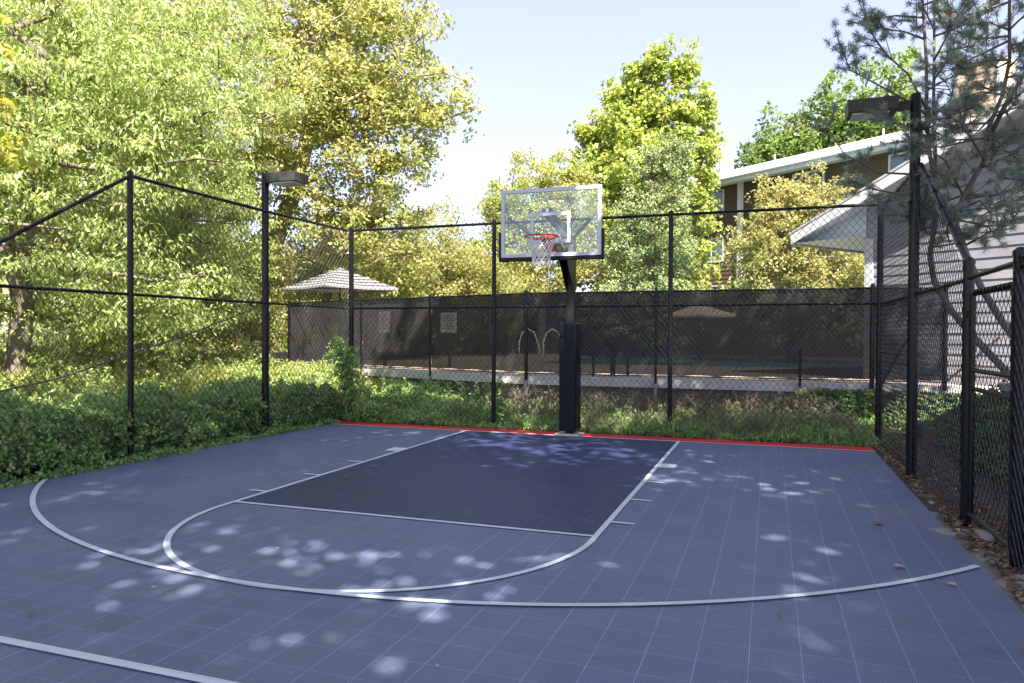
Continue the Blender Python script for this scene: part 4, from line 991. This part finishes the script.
# ivy over the wall end and up the right bank
def ivywall():
    rs = np.random.default_rng(51); n = 2600
    x = rs.uniform(3.3, 7.1, n); z = rs.uniform(0, .60, n); keep = (x > 3.45+.45*np.sin(z*7)**2) ; x = x[keep]; z = z[keep]
    y = 3.72 - rs.random(len(x))*.16 - (.7-z)*.25
    P, T, Nn, l, w, tone = clump_leaves(rs, np.stack([x,y,z],1), .09, 9, .07, .06, .5, .8, .2, .5)
    Nn = unit(rs, len(P))*.6+np.array([.2,-1,.5]); tag(leafmesh('ivy', P, T, Nn, l, w, tone, L['ivy']), 'green ivy hanging over the right end of the pool wall', 'ivy', kind='stuff')
ivywall()
scatter('ivy', 'ivy mound covering the bank outside the right fence', 'ivy', 7500, lambda rs,n: (5.45+4.5*rs.random(n)**1.3, rs.uniform(-6.5,3.3,n)),
        lambda x,y,rs: np.where(y > 2, .4, 1)*(.10+.42*np.clip((x-5.3)/.9,0,1)*(.6+.6*lump(x,y,1,2))), .075, .06, L['ivy'], 52, 13, .11, -.2, .5)
# leaf litter
def litter():
    rs = np.random.default_rng(61); n = 9000
    x = CX+.03+1.2*rs.random(n)**1.2; y = rs.uniform(-10,.9,n)
    keep = (x > CX+.0+.08*np.sin(y*3)); x = x[keep]; y = y[keep]; n = len(x)
    z = np.maximum(np.array([gh(a,b) for a, b in zip(x, y)]), np.where(x < CX+.2, -.008, -9)) + rs.uniform(.012,.04,n)
    T = unit(rs, n); T[:,2] *= .25; Nn = unit(rs, n)*.45+np.array([0,0,1])
    tag(leafmesh('leaf_litter', np.stack([x,y,z],1), T, Nn, rs.uniform(.03,.08,n), rs.uniform(.02,.045,n), rs.normal(.45,.25,n), L['litter']), 'brown leaf litter between the court and right fence', 'leaf litter', kind='stuff')
    n = 1500; x = rs.uniform(-4.6,4.6,n); y = .36+rs.random(n)*.35; z = np.full(n,.0)+rs.uniform(0,.03,n)
    x2 = -4.62-rs.random(500)*.2; y2 = rs.uniform(-8,.4,500); x = np.concatenate([x,x2]); y = np.concatenate([y,y2]); z = np.concatenate([z,rs.uniform(0,.03,500)]); n = len(x)
    T = unit(rs, n); T[:,2] *= .25; Nn = unit(rs, n)*.45+np.array([0,0,1])
    tag(leafmesh('leaf_litter', np.stack([x,y,z],1), T, Nn, rs.uniform(.03,.07,n), rs.uniform(.02,.04,n), rs.normal(.4,.25,n), L['litter']), 'dry litter along the far and left court edges', 'leaf litter', kind='stuff')
litter()

# climbing vines on two fence posts
def vine(label, x, y, h, seed, lm, n=260, spread=.12):
    rs = np.random.default_rng(seed); t = empty('climbing_vine', (x,y,0), label, 'vine')
    r = random.Random(seed); m = MB()
    for k in range(4):
        pl = []; ph = r.uniform(0, 6)
        for i in range(9): u = i/8; pl.append((x+.07*math.cos(ph+u*7)*(1+u), y-.06+.05*math.sin(ph+u*7), h*u*r.uniform(.92,1)))
        m.tube(pl, [.007-.0005*i for i in range(9)], 5, cap=False)
    m.build('stem', M['bark'], t)
    u = rs.random(n)**.8; c = np.stack([x+rs.normal(0,spread,n)*(1.2-u*.6), y-.05+rs.normal(0,.07,n), .05+h*u], 1)
    leafmesh('leaves', *clump_leaves(rs, c, .07, 7, .065, .045, .4, .8, .2, .55), lm, t)
vine('leafy vine climbing the back left corner post', -4.50, .62, 1.35, 71, L['weed'], 300, .16)
vine('tall weed reaching up beside the left end of the windscreen', -6.6, 3.6, 1.55, 72, L['weed'], 200, .2)
vine('green vine tendrils on the second back fence post', -1.56, .95, .75, 73, L['weed'], 90, .2)

# fallen leaves and pebbles on the court
proto = None; r = random.Random(9)
def leafthing(x, y, sz, m, rz):
    k = [(0,-.5),(.22,-.28),(.5,-.1),(.30,.08),(.38,.34),(.12,.28),(0,.55),(-.14,.27),(-.4,.32),(-.28,.06),(-.5,-.12),(-.2,-.3)]
    mb = MB(); c, s = math.cos(rz), math.sin(rz)
    vs = [(sz*(a*c-b*s), sz*(a*s+b*c), .006+sz*.28*abs(a)+sz*.12*max(0,b)) for a, b in k]; vs.append((0,0,.012)); n = len(k)
    mb.add(vs, [(i,(i+1)%n,n) for i in range(n)])
    mb.add([(sz*(.0*c+.9*s), sz*(.0*s-.9*c), .01),(sz*(.02*c+.5*s), sz*(.02*s-.5*c), .01),(sz*(-.02*c+.5*s), sz*(-.02*s-.5*c), .01)], [(0,1,2)])
    o = mb.build('fallen_leaf', m); o.location = (x, y, .006); return o
spots = [(a,b,c*(.6 if j>3 else .85),k) for j,(a,b,c,k) in enumerate([(4.05,-4.55,.12,0),(4.02,-5.85,.10,1),(4.28,-6.15,.08,1),(-4.35,-4.2,.11,0),(3.2,-7.1,.06,0),(-1.9,-7.5,.05,1),(-.4,-7.0,.05,1),(1.6,-8.4,.04,1),(-3.2,-5.0,.06,1),(.5,-9.2,.05,1),(2.9,-3.0,.05,1),(3.1,-2.9,.04,1),(4.3,-.6,.07,0),(2.1,-1.3,.04,1),(-1.3,-1.2,.05,1),(.4,-2.0,.04,1),(-.6,-8.0,.05,1),(4.4,-7.2,.09,0),(3.7,-8.3,.05,0),(-2.4,-3.2,.04,1),(3.9,-6.9,.05,0),(-3.6,-2.7,.06,1),(-.9,-8.6,.06,0),(1.1,-7.9,.035,1)])]
for i, (x, y, sz, k) in enumerate(spots):
    o = leafthing(x, y, sz, M['paleleaf'] if k else M['dryleaf'], r.uniform(0, 6))
    if i < 4:
        tag(o, ['curled brown leaf on court near the gate post','largest pale leaf lying near right end of the arc','small pale leaf just beyond the arc end at right','orange brown leaf at the left court edge below the post'][i], 'leaf')
    elif k: tag(o, 'tiny pale dry leaf scattered on the court', 'leaf', 'tiny pale leaves scattered on the court')
    else: tag(o, 'small brown dry leaf scattered on the court', 'leaf', 'small brown leaves scattered on the court')
for i, (x, y, a, b, c) in enumerate([(4.72,-4.6,.26,.16,.035),(4.80,-5.95,.20,.22,.03),(4.70,-5.25,.09,.06,.04),(4.66,-5.4,.07,.06,.04)]):
    bm = bmesh.new(); bmesh.ops.create_icosphere(bm, subdivisions=3, radius=1)
    rr_ = random.Random(i)
    for v in bm.verts: v.co *= 1+.12*math.sin(v.co.x*5+i)+.1*math.sin(v.co.y*6+2*i); v.co = Vector((v.co.x*a, v.co.y*b, max(-.5, min(.7, v.co.z))*c))
    me = bpy.data.meshes.new('stone'); bm.to_mesh(me); bm.free(); me.materials.append(M['stone']); me.polygons.foreach_set('use_smooth', [True]*len(me.polygons))
    o = bpy.data.objects.new('stone', me); COL.objects.link(o); o.location = (x, y, -.01)
    tag(o, ['flat grey slab at the foot of the gate hinge post','flat grey slab near the latch post','rounded grey stone by the court edge, farther of two','rounded grey stone by the court edge, nearer of two'][i], 'stone')

# ------------------------------------------------------------------ camera
cam = bpy.data.cameras.new('camera'); co = bpy.data.objects.new('camera', cam); COL.objects.link(co)
yaw, pitch, roll = 0.337812725, -0.0142352449, 0.00438515744
cy, sy = math.cos(yaw), math.sin(yaw); f = Vector((-sy, cy, 0)); rt = Vector((cy, sy, 0)); u = Vector((0,0,1))
f2 = f*math.cos(pitch)+u*math.sin(pitch); u2 = u*math.cos(pitch)-f*math.sin(pitch)
r3_ = rt*math.cos(roll)+u2*math.sin(roll); u3 = u2*math.cos(roll)-rt*math.sin(roll)
mw = Matrix.Identity(4)
for i in range(3): mw[i][0] = r3_[i]; mw[i][1] = u3[i]; mw[i][2] = -f2[i]
mw[0][3], mw[1][3], mw[2][3] = 3.13691768, -11.6830440, 1.63984918
co.matrix_world = mw
cam.sensor_width = 36; cam.lens = 735.030569/1024*36; cam.shift_y = 4.98749/1024
cam.clip_end = 2000; cam.clip_start = .05
SC.camera = co

# ------------------------------------------------------------------ light
EL = math.radians(50); az = Vector((.55,-.835,0)).normalized()
sd = Vector((az.x*math.cos(EL), az.y*math.cos(EL), math.sin(EL)))
sun = bpy.data.lights.new('sun', 'SUN'); so = bpy.data.objects.new('sun', sun); COL.objects.link(so)
sun.energy = 4.7; sun.angle = math.radians(.55); sun.color = (1,.92,.79)
so.rotation_euler = sd.to_track_quat('Z', 'Y').to_euler(); so.location = sd*60
w = bpy.data.worlds.new('World'); SC.world = w; w.use_nodes = True; nt = w.node_tree; nt.nodes.clear()
sky = nt.nodes.new('ShaderNodeTexSky'); sky.sky_type = 'NISHITA'; sky.sun_disc = False
sky.sun_elevation = EL; sky.sun_rotation = math.atan2(az.x, az.y); sky.air_density = .85; sky.dust_density = .7; sky.ozone_density = 1.0
bg = nt.nodes.new('ShaderNodeBackground'); bg.inputs[1].default_value = .13
wo = nt.nodes.new('ShaderNodeOutputWorld'); hs = nt.nodes.new('ShaderNodeHueSaturation'); hs.inputs['Saturation'].default_value = .8; hs.inputs['Hue'].default_value = .515; hs.inputs['Value'].default_value = .86; nt.links.new(sky.outputs[0], hs.inputs['Color']); nt.links.new(mixc(nt, .6, hs.outputs[0], (1.20,1.22,1.68)), bg.inputs[0]); nt.links.new(bg.outputs[0], wo.inputs[0])
vs = SC.view_settings; SC.display_settings.display_device = 'sRGB'
vs.view_transform = 'Standard'; vs.look = 'None'; vs.gamma = 1; vs.use_curve_mapping = False; vs.exposure = 2.2
cy_ = SC.cycles; cy_.max_bounces = 8; cy_.diffuse_bounces = 4; cy_.glossy_bounces = 3; cy_.transmission_bounces = 4; cy_.transparent_max_bounces = 10
cy_.use_denoising = True; cy_.sample_clamp_indirect = 6
